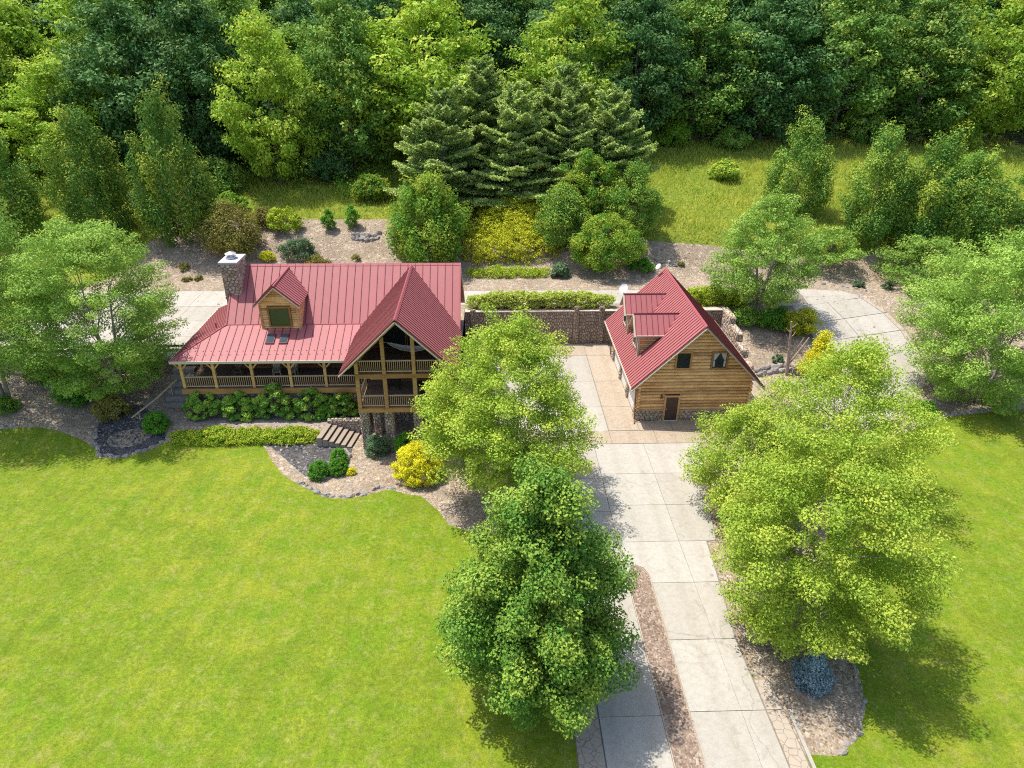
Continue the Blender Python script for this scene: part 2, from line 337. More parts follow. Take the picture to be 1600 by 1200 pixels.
# ------------------------------------------------------------------ ground regions (later ones win)
REG = []
def region(name, mat, pts, hgt=0.0): REG.append((name, mat, np.array(pts, float), hgt))
region('meadow', 'meadow', [(-110,-20),(130,-20),(130,104.5),(-110,104.5)])
region('forest_ground', 'forest_floor', [(-110,102),(-60,101),(-20,98),(10,101),(18,103),(40,103),(70,101),(130,98),(130,190),(-110,190)])
region('lawn', 'lawn', [(-110,-20),(3.4,-20),(3.4,28.5),(4.4,33),(1.5,32.2),(-1,32.3),(-2.7,33.2),(-3.4,34.6),(-4.6,36.1),(-5.6,36.3),(-6.65,36.9),(-8.3,36.1),(-10.2,35.9),
  (-11.8,36.8),(-13,37.7),(-14.1,38.7),(-15.2,40.3),(-16.3,42.0),(-19.5,42.3),(-23,42.2),(-24.6,41.4),(-26,40.9),(-27.2,40.9),(-27.9,41.8),(-29,42.4),(-31,43.2),(-32.7,43.7),(-35.3,43.5),(-40,44),(-50,46),(-110,47)])
region('lawn', 'lawn', [(13.1,-20),(13.1,17.9),(14.2,17.8),(15.4,18.5),(16.5,20),(16.9,22),(17.3,26),(19.5,31),(24,37.5),(29,42.0),(35.3,45.2),(42,46.2),(60,47.5),(130,48),(130,-20)])
region('gravel_bed', 'gravel', [(-16.3,42.0),(-15.2,40.3),(-14.1,38.7),(-13,37.7),(-11.8,36.8),(-10.2,35.9),(-8.3,36.1),(-6.65,36.9),(-5.6,36.3),(-4.6,36.1),(-3.4,34.6),(-2.7,33.2),(-1,32.3),(1.5,32.2),(4.4,33),(4.8,36),
  (4.8,43),(-2.4,45),(-2.4,52),(-19.6,52),(-19.6,50.5),(-42,50.5),(-50,46),(-40,44),(-35.3,43.5),(-32.7,43.7),(-31,43.2),(-29,42.4),(-27.9,41.8),(-27.2,40.9),(-26,40.9),(-24.6,41.4),(-23,42.2),(-19.5,42.3)])
region('gravel_bed', 'gravel', [(12.9,17.9),(14.2,17.8),(15.4,18.5),(16.5,20),(16.9,22),(17.3,26),(19.5,31),(24,37.5),(29,42.0),(35.3,45.2),(42,46.2),(60,47.5),(60,58),(44,64),(40,66),(30,68),(22,60),(20,52),(20,44),(14,42),(12.0,31),(11.6,24)])
region('gravel_bank', 'gravel', [(-42,64),(-39,70),(-37,75),(-34,78.5),(-24,78.6),(-12,78.6),(-2,80.5),(8,79),(12,77),(16.8,72.6),(23.6,71.9),(30,70.8),(36.4,70.5),(42,71),(48,68),(44,60),(36,58),(30,58),(22,59.4),(22,59.4),(-2.4,59.4),(-2.4,52),(-19.6,52),(-42,60)])
region('slate_bed', 'slate_mulch', [(-16.2,42.15),(-15,41.2),(-13.6,39.6),(-12.4,38.3),(-11.4,38.0),(-10.2,39.0),(-9.9,40.3),(-9.9,41.6),(-12,42.5),(-14,42.35)])
region('slate_bed', 'slate_mulch', [(-28.2,42.5),(-27.9,41.8),(-27.2,41.0),(-26,41.0),(-24.6,41.5),(-23.2,42.3),(-23.6,43.6),(-24.6,44.7),(-26.3,46.2),(-27.8,46.0),(-28.6,44.2)])
_ov = [(-25.75+1.5*math.cos(t)+.2*math.sin(t), 42.55+.72*math.sin(t)+.12*math.cos(t)) for t in np.linspace(0, 2*math.pi, 20)[:-1]]
region('gravel_patch', 'gravel', _ov)
region('footpath', 'path', [(-23.5,43.7),(-20,43.75),(-12.1,43.55),(-11.9,44.4),(-14,44.9),(-20,44.95),(-23.6,45.6),(-24.4,44.8)])
region('drive_bed', 'drive_bed', [(3.3,-20),(13.1,-20),(12.9,18),(12.7,21.6),(12.0,21.7),(11.98,24),(12.3,27.2),(12.6,31.2),(13.15,31.3),(14.2,38),(15.2,41.6),(24,41.8),(31,44.9),(34.6,47.8),(36.9,51),(37.9,54.2),(38.1,57.2),(37.6,60.2),(36.4,62.8),(35.2,64.5),(30.5,65.2),(0,65.3),(-42,65.9),(-42,61.2),(28.7,61.2),(28.6,55.4),(28.4,53),(27.5,50.6),(25.8,48.6),(23.3,46.9),(22,46.8),(22,59.4),(-2.4,59.4),(-2.4,45.2),(4.6,43.0),(4.4,31),(3.4,28)])
region('drive_bed', 'drive_bed', [(-41.8,50.7),(-23.4,50.7),(-23.4,61.5),(-41.8,61.5)])
# concrete and paving go in as slabs standing on the terrain; this is the bed beneath them
VIS_STRUCT = {}
def in_poly(P, poly):
    x, y = P[:, 0], P[:, 1]; c = np.zeros(len(P), bool); j = len(poly)-1
    for i in range(len(poly)):
        xi, yi = poly[i]; xj, yj = poly[j]
        m = ((yi > y) != (yj > y)); xs = (xj-xi)*(y-yi)/((yj-yi) if yj != yi else 1e-9)+xi
        c ^= m & (x < xs); j = i
    return c
def build_ground():
    pts = []; edges = []
    def addline(q, closed=True, step=1.2):
        n = len(q); ids = []
        for i in range(n if closed else n-1):
            a = q[i]; b = q[(i+1) % n]; L = math.dist(a, b); k = max(1, int(L/step)) if L < 60 else int(L/5)
            for t in range(k):
                ids.append(len(pts)); pts.append((a[0]+(b[0]-a[0])*t/k, a[1]+(b[1]-a[1])*t/k))
        if not closed: ids.append(len(pts)); pts.append(tuple(q[-1]))
        for i in range(len(ids)-(0 if closed else 1)): edges.append((ids[i], ids[(i+1) % len(ids)]))
    for _, _, p, _ in REG: addline([tuple(x) for x in p])
    for q in ([(-2.4,59.4),(22,59.4)], [(22,51),(22,63)], [(-42,50.5),(-19.6,50.5)], [(-42,44),(-42,56)], [(-19.6,50.5),(-19.6,59)], [(-19.6,52),(-2.4,52)], [(-2.4,52),(-2.4,59.4)], [(22,63),(130,63)]):
        addline(q, False)
    for x in np.arange(-48, 56, 1.0):
        for y in np.arange(14.5, 82, 1.0): pts.append((x+rnd.uniform(-.2,.2), y+rnd.uniform(-.2,.2)))
    for x in np.arange(-108, 129, 3.0):
        for y in np.arange(-18, 189, 3.0):
            if not (-49 < x < 56 and 14 < y < 82): pts.append((x+rnd.uniform(-.6,.6), y+rnd.uniform(-.6,.6)))
    r = delaunay_2d_cdt([Vector(p) for p in pts], edges, [], 0, 1e-4)
    V = np.array([tuple(v) for v in r[0]]); F = np.array([f for f in r[2] if len(f) == 3])
    C = V[F].mean(axis=1); reg = np.full(len(F), -1)
    for i, (_, _, p, _) in enumerate(REG): reg[in_poly(C, p)] = i
    keep = reg >= 0; F, C, reg = F[keep], C[keep], reg[keep]
    X = V[F]; Q = X+(C[:, None]-X)*.02; Z = h(Q[..., 0], Q[..., 1])
    groups = {}
    for i, (name, mat, _, _) in enumerate(REG): groups.setdefault((name, mat, i), []).append(i)
    for (name, mat, i), _ in groups.items():
        m = reg == i
        if not m.any(): continue
        P = np.dstack([X[m], Z[m][..., None]]).reshape(-1, 3)
        key = np.round(P*500).astype(np.int64); _, idx, inv = np.unique(key, axis=0, return_index=True, return_inverse=True)
        me = np_mesh(name, P[idx], inv.reshape(-1, 3), smooth=True)
        o = link(name, me, M[mat]); prop(o, kind='structure')
build_ground()

# ------------------------------------------------------------------ paved surfaces: slabs with real joints
def drape(mb, poly, top, base=-.25):
    """slab whose top follows the terrain plus top; triangulated prism"""
    r = delaunay_2d_cdt([Vector(p) for p in poly], [], [list(range(len(poly)))], 1, 1e-4)
    pv = [tuple(v) for v in r[0]]; n = len(pv)
    c = (sum(p[0] for p in pv)/n, sum(p[1] for p in pv)/n)
    zz = [H(p[0]+(c[0]-p[0])*.03, p[1]+(c[1]-p[1])*.03) for p in pv]
    P = [(p[0], p[1], z+top) for p, z in zip(pv, zz)]+[(p[0], p[1], z+base) for p, z in zip(pv, zz)]
    fs = [tuple(f) for f in r[2]]; ed = {}
    for f in fs:
        for a, b in zip(f, f[1:]+f[:1]): ed[(a, b)] = 1
    sides = [(b, a, a+n, b+n) for (a, b) in ed if (b, a) not in ed]
    mb.poly(P, fs+[tuple(i+n for i in f[::-1]) for f in fs]+sides)
def clip(poly, a, b, c):
    """keep a*x+b*y<=c"""
    out = []; n = len(poly)
    for i in range(n):
        p, q = poly[i], poly[(i+1) % n]; dp = a*p[0]+b*p[1]-c; dq = a*q[0]+b*q[1]-c
        if dp <= 0: out.append(p)
        if dp*dq < 0: t = dp/(dp-dq); out.append((p[0]+(q[0]-p[0])*t, p[1]+(q[1]-p[1])*t))
    return out
def cut(poly, xs, ys):
    cells = []
    for x0, x1 in zip(xs[:-1], xs[1:]):
        for y0, y1 in zip(ys[:-1], ys[1:]):
            q = clip(clip(clip(clip(poly, -1, 0, -x0), 1, 0, x1), 0, -1, -y0), 0, 1, y1)
            if len(q) >= 3:
                A = sum(q[i][0]*q[(i+1) % len(q)][1]-q[(i+1) % len(q)][0]*q[i][1] for i in range(len(q)))/2
                if abs(A) > .15: cells.append(q)
    return cells
def shrink(q, g=.012):
    cx = sum(p[0] for p in q)/len(q); cy = sum(p[1] for p in q)/len(q); out = []
    for x, y in q:
        d = math.hypot(x-cx, y-cy) or 1; k = g*1.4/d; out.append((x+(cx-x)*k, y+(cy-y)*k))
    return out
def paving(root, name, mat, poly, xs, ys, top=.03, fine=None):
    for q in cut(poly, xs, ys):
        if fine:
            # split long cells so that they follow a slope
            pass
        mb = MB(); drape(mb, shrink(q), top+rnd.uniform(0, .004)); mb.build(name, M[mat], root)
INF = 1e3
drv = empty('driveway', (6, 30, 0), kind='structure')
J = [-20, 4, 8, 12, 16, 20, 24, 27.9, 31.25, 34.7, 38.1, 41.8]
paving(drv, 'concrete_slab', 'concrete', [(8.6,-20),(12.0,-20),(12.0,18),(11.9,24),(12.2,27.2),(12.5,31.2),(13.08,31.3),(14.2,38),(14.95,41.8),(7.32,41.8),(7.32,28.4),(7.5,29.0),(7.95,29.35),(8.35,29.1),(8.6,28.5)], [7.3, 10.9, INF], J)
paving(drv, 'concrete_slab', 'concrete', [(4.6,-20),(7.3,-20),(7.3,41.8),(4.75,41.8),(4.75,36),(4.5,31),(4.55,28)], [4, 7.3], [-20,4,8,12,15.9,19.85,23.8,27.2,30.5,34.1,37.6,41.8])
paving(drv, 'concrete_slab', 'concrete', [(-2.35,45.5),(4.75,43.2),(8.66,43.6),(8.66,56.7),(-2.35,56.7)], [-3, .8, 4.75, 8.7], [43, 47.2, 51.6, 56.7])
paving(drv, 'concrete_slab', 'concrete', [(4.78,41.82),(6.66,41.82),(6.66,43.58),(4.78,43.3)], [4, 7], [41, 44])
paving(drv, 'aggregate_band', 'aggregate', [(6.7,41.83),(24,41.83),(24,43.58),(6.7,43.58)], [6, 8.66, 12, 15.2, 18.4, 24.5], [41, 44])
paving(drv, 'aggregate_band', 'aggregate', [(8.7,43.62),(10.98,43.62),(10.98,56.7),(8.7,56.7)], [8, 11.5], [43, 47.2, 51.6, 57])
paving(drv, 'aggregate_band', 'aggregate', [(11,43.62),(20,43.62),(20,45.0),(11,45.0)], [11, 13.5, 16, 20.5], [43, 46])
paving(drv, 'aggregate_band', 'aggregate', [(-2.35,56.74),(10.98,56.74),(10.98,59.3),(-2.35,59.3)], [-3, .8, 4.75, 8.7, 12], [56, 60])
paving(drv, 'aggregate_band', 'aggregate', [(19.45,45.05),(22,45.05),(22,51.5),(21.9,59.2),(19.45,59.2)], [19, 23], [44, 48, 52, 56, 60])
paving(drv, 'stamped_border', 'stamped', [(3.42,-20),(4.56,-20),(4.5,28),(3.42,28)], [3, 5], [-20,4,8,12,15.9,19.85,23.8,28.1])
paving(drv, 'stamped_border', 'stamped', [(12.04,-20),(12.9,-20),(12.85,18),(12.7,21.6),(12.02,21.6),(12.04,18)], [11, 13.2], [-20,4,8,12,16,20,24,27.9,31.25])
for y0 in (8, 12, 16): MB().box(12.93,13.08,y0+.02,y0+3.96,-.2,.1).build('kerb_stone', M['concrete'], drv)
mb = MB(); drape(mb, [(7.34,-20),(8.56,-20),(8.56,28.45),(8.3,29.0),(7.95,29.25),(7.55,28.95),(7.34,28.4)], .02); mb.build('gravel_strip', M['gravel_red'], drv)
# rounded kerb lip round the gravel strip
MB().tube([(7.34,10,.03),(7.34,28.4,.03),(7.55,28.97,.03),(7.95,29.28,.03),(8.3,29.02,.03),(8.57,28.45,.03),(8.57,10,.03)], .035, 5).build('kerb_lip', M['aggregate'], drv)
upr = empty('upper_drive', (0, 63, 3.2), kind='structure')
xsU = list(np.arange(-42, 34, 4.6))+[34]
paving(upr, 'concrete_slab', 'concrete', [(-42,61.3),(30.5,61.3),(30.5,64.9),(0,65.1),(-42,65.7)], xsU, [60, 66])
paving(upr, 'concrete_slab', 'concrete', [(-41.5,51.0),(-23.6,51.0),(-23.6,61.26),(-41.5,61.26)], [-42,-37,-32.5,-28,-23], [50.9, 54.4, 57.8, 61.3])
# curving ramp on the right, slabs fan round the bend
inner = [(28.9,61.3),(28.9,58.2),(29.1,55.4),(28.9,52.9),(27.9,50.4),(26.0,48.3),(23.6,46.6),(20.2,45.5)]
outer = [(36.2,62.6),(37.2,60.0),(37.5,57.2),(37.3,54.4),(36.4,51.2),(34.2,48.0),(30.6,45.0),(24.1,42.0)]
for i in range(7):
    for s in (0, 1):
        a, b, c, d = [Vector(v) for v in (inner[i], inner[i+1], outer[i+1], outer[i])]
        q = [a.lerp(d, .5*s), b.lerp(c, .5*s), b.lerp(c, .5*s+.5), a.lerp(d, .5*s+.5)]
        mb = MB(); drape(mb, shrink([tuple(v) for v in q][::-1], .03), .035); mb.build('concrete_slab', M['concrete'], upr)
_q = [(30.55,61.33),(36.1,62.66),(36.0,63.2),(35.0,64.4),(30.55,65.1)]
for _a, _b in ((0,1),(0,-1)):
    mb = MB(); drape(mb, shrink(clip(_q, _a, _b, 63*_b)), .035); mb.build('concrete_slab', M['concrete'], upr)
for i in range(7):
    a, b = Vector(outer[i]), Vector(outer[i+1]); n = Vector(((b-a).y, -(b-a).x)).normalized()*-.45
    if n.x < 0: n = -n
    if i > 5: n = Vector((.25, -.4))
    mb = MB(); drape(mb, shrink([tuple(a+n*.05), tuple(b+n*.05), tuple(b+n), tuple(a+n)], .012), .04); mb.build('paver_border', M['stamped'], upr)

# ------------------------------------------------------------------ masonry
def stone_grid(mb, origin, ux, uz, W_, H_, cw, ch, depth=.05, n=None, gap=.014, jit=.3):
    """irregular (Voronoi) stones laid on a rectangle, each an island with a chamfered, tilted face"""
    o = np.array(origin, float); ux = np.array(ux, float); uz = np.array(uz, float); nn = np.array(n, float)
    nc = max(1, round(W_/cw)); nr_ = max(1, round(H_/ch)); S = {}
    for i in range(-1, nc+1):
        for j in range(-1, nr_+1):
            S[i, j] = ((i+.5+(.25 if j % 2 else -.25)+rnd.uniform(-.42,.42))*W_/nc, (j+.5+rnd.uniform(-.42,.42))*H_/nr_)
    ax, az = cw, ch
    for i in range(-1, nc+1):
        for j in range(-1, nr_+1):
            p = S[i, j]; q = [(0, 0), (W_, 0), (W_, H_), (0, H_)]
            for di in (-2, -1, 0, 1, 2):
                for dj in (-2, -1, 0, 1, 2):
                    t = S.get((i+di, j+dj))
                    if t is None or (di == 0 and dj == 0): continue
                    # half plane closer to p, in a metric stretched by the stone's usual proportions
                    A = (t[0]-p[0])/ax**2; B = (t[1]-p[1])/az**2
                    q = clip(q, A, B, (t[0]**2-p[0]**2)/2/ax**2+(t[1]**2-p[1]**2)/2/az**2)
                    if len(q) < 3: break
                if len(q) < 3: break
            if len(q) < 3: continue
            q = [v for k, v in enumerate(q) if math.dist(v, q[k-1]) > .015]
            if len(q) < 3: continue
            ca = sum(v[0] for v in q)/len(q); cb = sum(v[1] for v in q)/len(q); m_ = len(q)
            rad = min(math.dist(v, (ca, cb)) for v in q)
            if rad < .035: continue
            k1 = max(.5, 1-gap*1.6/rad); k2 = k1*.84; d = depth*rnd.uniform(.5, 1.3); ta, tb = rnd.uniform(-.25,.25), rnd.uniform(-.25,.25)
            P = [o+ux*(ca+(v[0]-ca)*k1)+uz*(cb+(v[1]-cb)*k1)-nn*.01 for v in q]+[o+ux*(ca+(v[0]-ca)*k2)+uz*(cb+(v[1]-cb)*k2)+nn*(d+(v[0]-ca)*ta*.3+(v[1]-cb)*tb*.3) for v in q]
            mb.poly(P, [(k, (k+1) % m_, m_+(k+1) % m_, m_+k) for k in range(m_)]+[tuple(range(m_, 2*m_))])
def masonry(parent, name, x0, x1, y0, y1, z0, z1, mat='stone', cw=.3, ch=.22, faces='fblr', core='mortar', top=True):
    MB().box(x0, x1, y0, y1, z0, z1).build('core', M[core], parent)
    mb = MB()
    if 'f' in faces: stone_grid(mb, (x0,y0,z0), (1,0,0), (0,0,1), x1-x0, z1-z0, cw, ch, n=(0,-1,0))
    if 'b' in faces: stone_grid(mb, (x0,y1,z0), (1,0,0), (0,0,1), x1-x0, z1-z0, cw, ch, n=(0,1,0))
    if 'l' in faces: stone_grid(mb, (x0,y0,z0), (0,1,0), (0,0,1), y1-y0, z1-z0, cw, ch, n=(-1,0,0))
    if 'r' in faces: stone_grid(mb, (x1,y0,z0), (0,1,0), (0,0,1), y1-y0, z1-z0, cw, ch, n=(1,0,0))
    if 't' in faces: stone_grid(mb, (x0,y0,z1), (1,0,0), (0,1,0), x1-x0, y1-y0, cw, min(ch*1.3, (y1-y0)), n=(0,0,1))
    o = mb.build(name, M[mat], parent); o['kind'] = 'stuff'; return o
rw = empty('retaining_wall', (3, 59.4, 0), 'long stone retaining wall between the log house and the garage, hedge on top', 'wall')
masonry(rw, 'facing_stones', -2.4, 21.6, 59.4, 59.95, -.1, 3.2, 'wall_stone', .2, .34, 'f')
for i in range(17):
    x = -2.35+i*1.41; MB().box(x, x+1.38, 59.32, 60.0, 3.2, 3.3).build('coping_stone', M['wall_stone'], rw)
for x in (-1.6, 3.2, 7.95, 10.3): masonry(rw, 'wall_pier', x-.22, x+.22, 59.2, 59.39, 0, 3.75 if x > 7 else 3.5, 'wall_stone', .22, .3, 'flt')
rw2 = empty('retaining_wall', (22, 56, 0), 'stone retaining wall stepping down along the right side of the garage', 'wall')
for y0, y1, zt in ((57.2,59.9,3.35),(55.0,57.2,2.75),(53.2,55.0,2.0),(51.6,53.2,1.3)):
    masonry(rw2, 'facing_stones', 21.6, 22.15, y0, y1, -.1, zt, 'stone', .28, .36, 'fltb')
rw3 = empty('retaining_wall', (-32, 50.5, 1), 'stone retaining wall in the shade below the left upper parking pad', 'wall')
masonry(rw3, 'facing_stones', -42, -22.9, 50.2, 50.75, .6, 3.2, 'stone', .42, .34, 'f')
for i in range(12): MB().box(-42+i*1.59, -42+i*1.59+1.56, 50.1, 50.85, 3.2, 3.3).build('coping_stone', M['capstone'], rw3)
fen = empty('rail_fence', (-30, 50.5, 3.3), 'dark wooden two-rail fence along the edge of the left parking pad', 'fence')
for x in (-41.5, -38.6, -35.7, -32.8, -29.6, -26.6, -23.5): MB().box(x-.13, x+.13, 50.35, 50.61, 3.3, 4.35).build('post', M['oldwood'], fen)
for a, b in zip((-41.5,-38.6,-35.7,-32.8,-29.6,-26.6), (-38.6,-35.7,-32.8,-29.6,-26.6,-23.5)):
    for z in (3.75, 4.15): MB().box(a+.135, b-.135, 50.43, 50.53, z-.08, z+.08).build('rail', M['oldwood'], fen)

# ------------------------------------------------------------------ standing seam roofing
def panel(parent, a0, a1, b0, b1, nrm, mat='roof', seam=.05, sw=.04, t=.012):
    """a0-a1 upper edge, b0-b1 lower edge; rib runs a0-b0. Panel and rib are one object with two material slots"""
    n = Vector(nrm).normalized(); a0, a1, b0, b1 = map(Vector, (a0, a1, b0, b1)); mb = MB()
    lo = n*.002; hi = n*t
    mb.prism([a0+lo, a1+lo, b1+lo, b0+lo], [a0+hi, a1+hi, b1+hi, b0+hi]); nf = len(mb.f)
    d = (a1-a0) if (a1-a0).length > .01 else (b1-b0)
    d = d.normalized()*sw
    if (a0-b0).length > .12:
        mb.prism([a0+hi*.9, a0+d+hi*.9, b0+d+hi*.9, b0+hi*.9], [a0+n*seam, a0+d+n*seam, b0+d+n*seam, b0+n*seam])
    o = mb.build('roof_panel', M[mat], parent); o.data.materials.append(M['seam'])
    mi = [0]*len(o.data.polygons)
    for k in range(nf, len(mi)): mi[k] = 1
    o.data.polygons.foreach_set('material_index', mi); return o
def slab(parent, name, mat, ring, nrm, t):
    n = Vector(nrm).normalized()*t; MBo = MB().prism([Vector(p)-n for p in ring], [Vector(p) for p in ring]); return MBo.build(name, M[mat], parent)

# ================================================================== MAIN HOUSE
house = empty('log_house', (-11, 48, 0), 'large log house with red metal roof, stone chimney and two-storey gabled porch', 'house')
XL, XR, YR, ZR = -19.6, -2.35, 51.9, 10.3
YK, ZK = 48.1, ZR-.9*3.8             # kink between main and porch roof
YE, PS = 44.7, .4; ZE = ZK-PS*(YK-YE)
def zmain(y): return ZR-.9*(YR-y)
nM = (0, -.9, 1); nP = (0, -PS, 1)
roof = slab(house, 'roof', 'beam', [(XL,YK,ZK-.01),(XR,YK,ZK-.01),(XR,YR,ZR-.01),(XL,YR,ZR-.01)], nM, .16)
slab(house, 'rear_roof', 'roof', [(XL,YR,ZR),(XR,YR,ZR),(XR,57.9,ZR-5.4),(XL,57.9,ZR-5.4)], (0,.9,1), .16)
w = .575
x = XL
nmain = int(round((XR-XL)/w)); wm = (XR-XL)/nmain
for i in range(nmain):
    x0 = XL+i*wm; x1 = x0+wm
    yb = YK if x1 < -2 else YK
    if i >= nmain-5: yb = 44.9 if False else YK
    panel(roof, (x0,YR,ZR), (x1,YR,ZR), (x0,YK,ZK), (x1,YK,ZK), nM)
# right-hand part of the main slope runs on down past the tower
rr = slab(house, 'lower_roof', 'beam', [(-6.1,46.2,zmain(46.2)-.01),(XR,46.2,zmain(46.2)-.01),(XR,YK,ZK-.01),(-6.1,YK,ZK-.01)], nM, .16)
for i in range(7):
    x0 = XR-(i+1)*wm; panel(rr, (x0,YK,ZK), (x0+wm,YK,ZK), (x0,46.2,zmain(46.2)), (x0+wm,46.2,zmain(46.2)), nM)
MB().prism([(XL,YR-.16,ZR-.10),(XL,YR,ZR+.05),(XL,YR+.16,ZR-.10)], [(XR+.03,YR-.16,ZR-.10),(XR+.03,YR,ZR+.05),(XR+.03,YR+.16,ZR-.10)]).build('ridge_cap', M['trim_red'], roof)
MB().beam((XR+.04,YR,ZR-.09), (XR+.04,46.15,zmain(46.15)-.09), .07, .26, (0,0,1)).build('rake_board', M['trim_red'], roof)
MB().beam((XR+.04,YR,ZR-.09), (XR+.04,57.9,ZR-5.45), .07, .26, (0,0,1)).build('rake_board', M['rake'], roof)
MB().beam((XL-.04,YR,ZR-.09), (XL-.04,YK,ZK-.09), .07, .26, (0,0,1)).build('rake_board', M['trim_red'], roof)
# porch roof, hipped round the left end
PXL = -22.75
porch = slab(house, 'porch_roof', 'beam', [(XL,YK,ZK-.012),(PXL,YE,ZE-.012),(-8.6,YE,ZE-.012),(-8.6,YK,ZK-.012)], nP, .14)
hs_ = (YK-YE)/(XL-PXL)
n_p = int(round((-8.6-PXL)/w)); wp = (-8.6-PXL)/n_p
def ytop(x): return YK if x >= XL else YE+(x-PXL)*hs_
for i in range(n_p):
    x0 = PXL+i*wp; x1 = x0+wp; t0, t1 = ytop(x0), ytop(x1)
    panel(porch, (x0,t0,ZE+(t0-YE)*PS), (x1,t1,ZE+(t1-YE)*PS), (x0,YE,ZE), (x1,YE,ZE), nP)
MB().box(XL, -9.4, YK-.05, YK+.07, ZK-.02, ZK+.05).build('transition_flashing', M['trim_red'], porch)
MB().tube([(PXL,YE,ZE+.03),(XL,YK,ZK+.03)], .055, 6).build('hip_cap', M['trim_red'], porch)
MB().box(PXL, -8.9, YE-.06, YE-.002, ZE-.17, ZE+.02).build('gutter', M['gutter'], porch)
sg = MB()
for i in range(n_p):
    for k, yy in enumerate((45.25, 45.6)):
        xx = PXL+(i+.25+.5*k)*wp; sg.box(xx-.025, xx+.025, yy-.025, yy+.025, ZE+(yy-YE)*PS+.012, ZE+(yy-YE)*PS+.05)
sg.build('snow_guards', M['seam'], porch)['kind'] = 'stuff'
ps2 = (ZK-ZE)/(XL-PXL); nS = (-ps2, 0, 1); YB = 54.8
side = slab(house, 'side_porch_roof', 'beam', [(PXL,YE,ZE-.012),(XL,YK,ZK-.012),(XL,YB,ZK-.012),(PXL,YB,ZE-.012)], nS, .14)
ns = 26; wsd = (YB-YE)/ns
for i in range(ns):
    y0 = YB-i*wsd; y1 = y0-wsd
    def xt(y): return XL if y >= YK else PXL+(y-YE)/hs_
    a0, a1 = xt(y0), xt(y1)
    panel(side, (a0,y0,ZE+(a0-PXL)*ps2), (a1,y1,ZE+(a1-PXL)*ps2), (PXL,y0,ZE), (PXL,y1,ZE), nS)
MB().box(PXL-.06, PXL-.002, YE, YB, ZE-.17, ZE+.02).build('gutter', M['gutter'], side)
for yv in (48.6,): MB().tube([(-20.6,yv,ZE+.8),(-20.6,yv,ZE+1.35)], .06, 6).build('vent_pipe', M['trim_red'], side)

# walls of logs -----------------------------------------------------
def log_wall(parent, axis, plane, a_of_z, z0, z1, opens=(), r=.13, step=.25, mat=None, out=-1, name='log'):
    """courses of logs; axis 'x' or 'y' is the way they run; a_of_z(z)->(start,end)"""
    z = z0+step/2; k = 0
    while z < z1:
        a, b = a_of_z(z)
        if b-a > .25:
            segs = [(a, b)]
            for (p, q, lo, hi) in opens:
                if lo < z < hi: segs = [s for (m_, n_) in segs for s in ((m_, min(n_, p)), (max(m_, q), n_)) if s[1]-s[0] > .05]
            for (m_, n_) in segs:
                jr = rnd.uniform(-.006, .006)
                P = [(m_, plane, z), ((m_+n_)/2, plane, z+jr), (n_, plane, z)] if axis == 'x' else [(plane, m_, z), (plane, (m_+n_)/2, z+jr), (plane, n_, z)]
                MB().tube(P, r, 10).build(name, M[mat or 'log_'+axis], parent, smooth=False)
        z += step; k += 1
def window(parent, x0, x1, z0, z1, y, fr=.11, axis='x', mull=True, pane='glass', frame='beam', curtain=False, out=.1):
    """framed window facing -y (axis x) or -x (axis y)"""
    def bx(mb, a0, a1, d0, d1, c0, c1):
        if axis == 'x': mb.box(a0, a1, y+d0, y+d1, c0, c1)
        else: mb.box(y+d0, y+d1, a0, a1, c0, c1)
    f = MB(); bx(f, x0-fr, x0, -out, .12, z0-fr, z1+fr); bx(f, x1, x1+fr, -out, .12, z0-fr, z1+fr); bx(f, x0, x1, -out, .12, z1, z1+fr); bx(f, x0, x1, -out-.02, .12, z0-fr, z0)
    fo = f.build('window_frame', M[frame], parent)
    s = MB(); t = .035
    bx(s, x0, x0+t, -out+.03, .05, z0, z1); bx(s, x1-t, x1, -out+.03, .05, z0, z1); bx(s, x0+t, x1-t, -out+.03, .05, z1-t, z1); bx(s, x0+t, x1-t, -out+.03, .05, z0, z0+t)
    if mull: bx(s, x0+t, x1-t, -out+.03, .04, (z0+z1)/2-.02, (z0+z1)/2+.02)
    s.build('sash', M['black'] if frame != 'white' else M['white'], parent)
    p = MB(); bx(p, x0+t, x1-t, -out+.05, .02, z0+t, z1-t); p.build('window_pane', M[pane], parent)
    if curtain:
        c = MB(); W_ = x1-x0
        if axis == 'x':
            for s_ in (0, 1):
                xa, xb = (x0+t, x0+W_*.47) if s_ == 0 else (x1-t, x1-W_*.47); yy = y-out+.04
                c.poly([(xa,yy,z0+t+.02),(xa+(xb-xa)*.35,yy,z0+t+.02),(xa+(xb-xa)*.3,yy,(z0+z1)/2),(xb,yy,z1-t),(xa,yy,z1-t),
                        (xa,yy+.006,z0+t+.02),(xa+(xb-xa)*.35,yy+.006,z0+t+.02),(xa+(xb-xa)*.3,yy+.006,(z0+z1)/2),(xb,yy+.006,z1-t),(xa,yy+.006,z1-t)],
                       [(0,1,2,3,4),(9,8,7,6,5),(0,1,6,5),(1,2,7,6),(2,3,8,7),(3,4,9,8),(4,0,5,9)])
        c.build('curtain', M['curtain'], parent)
WY = 48.25
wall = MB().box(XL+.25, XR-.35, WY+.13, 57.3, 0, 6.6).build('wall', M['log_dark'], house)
MB().prism([(XL+.25,WY+.13,6.6),(XL+.25,57.3,6.6),(XL+.25,57.3,5.3),(XL+.25,YR,9.9)][:0] or [(XL+.25,48.6,6.6),(XL+.25,55.2,6.6),(XL+.25,YR,9.85)], [(XR-.35,48.6,6.6),(XR-.35,55.2,6.6),(XR-.35,YR,9.85)]).build('gable_wall', M['log_y'], house)
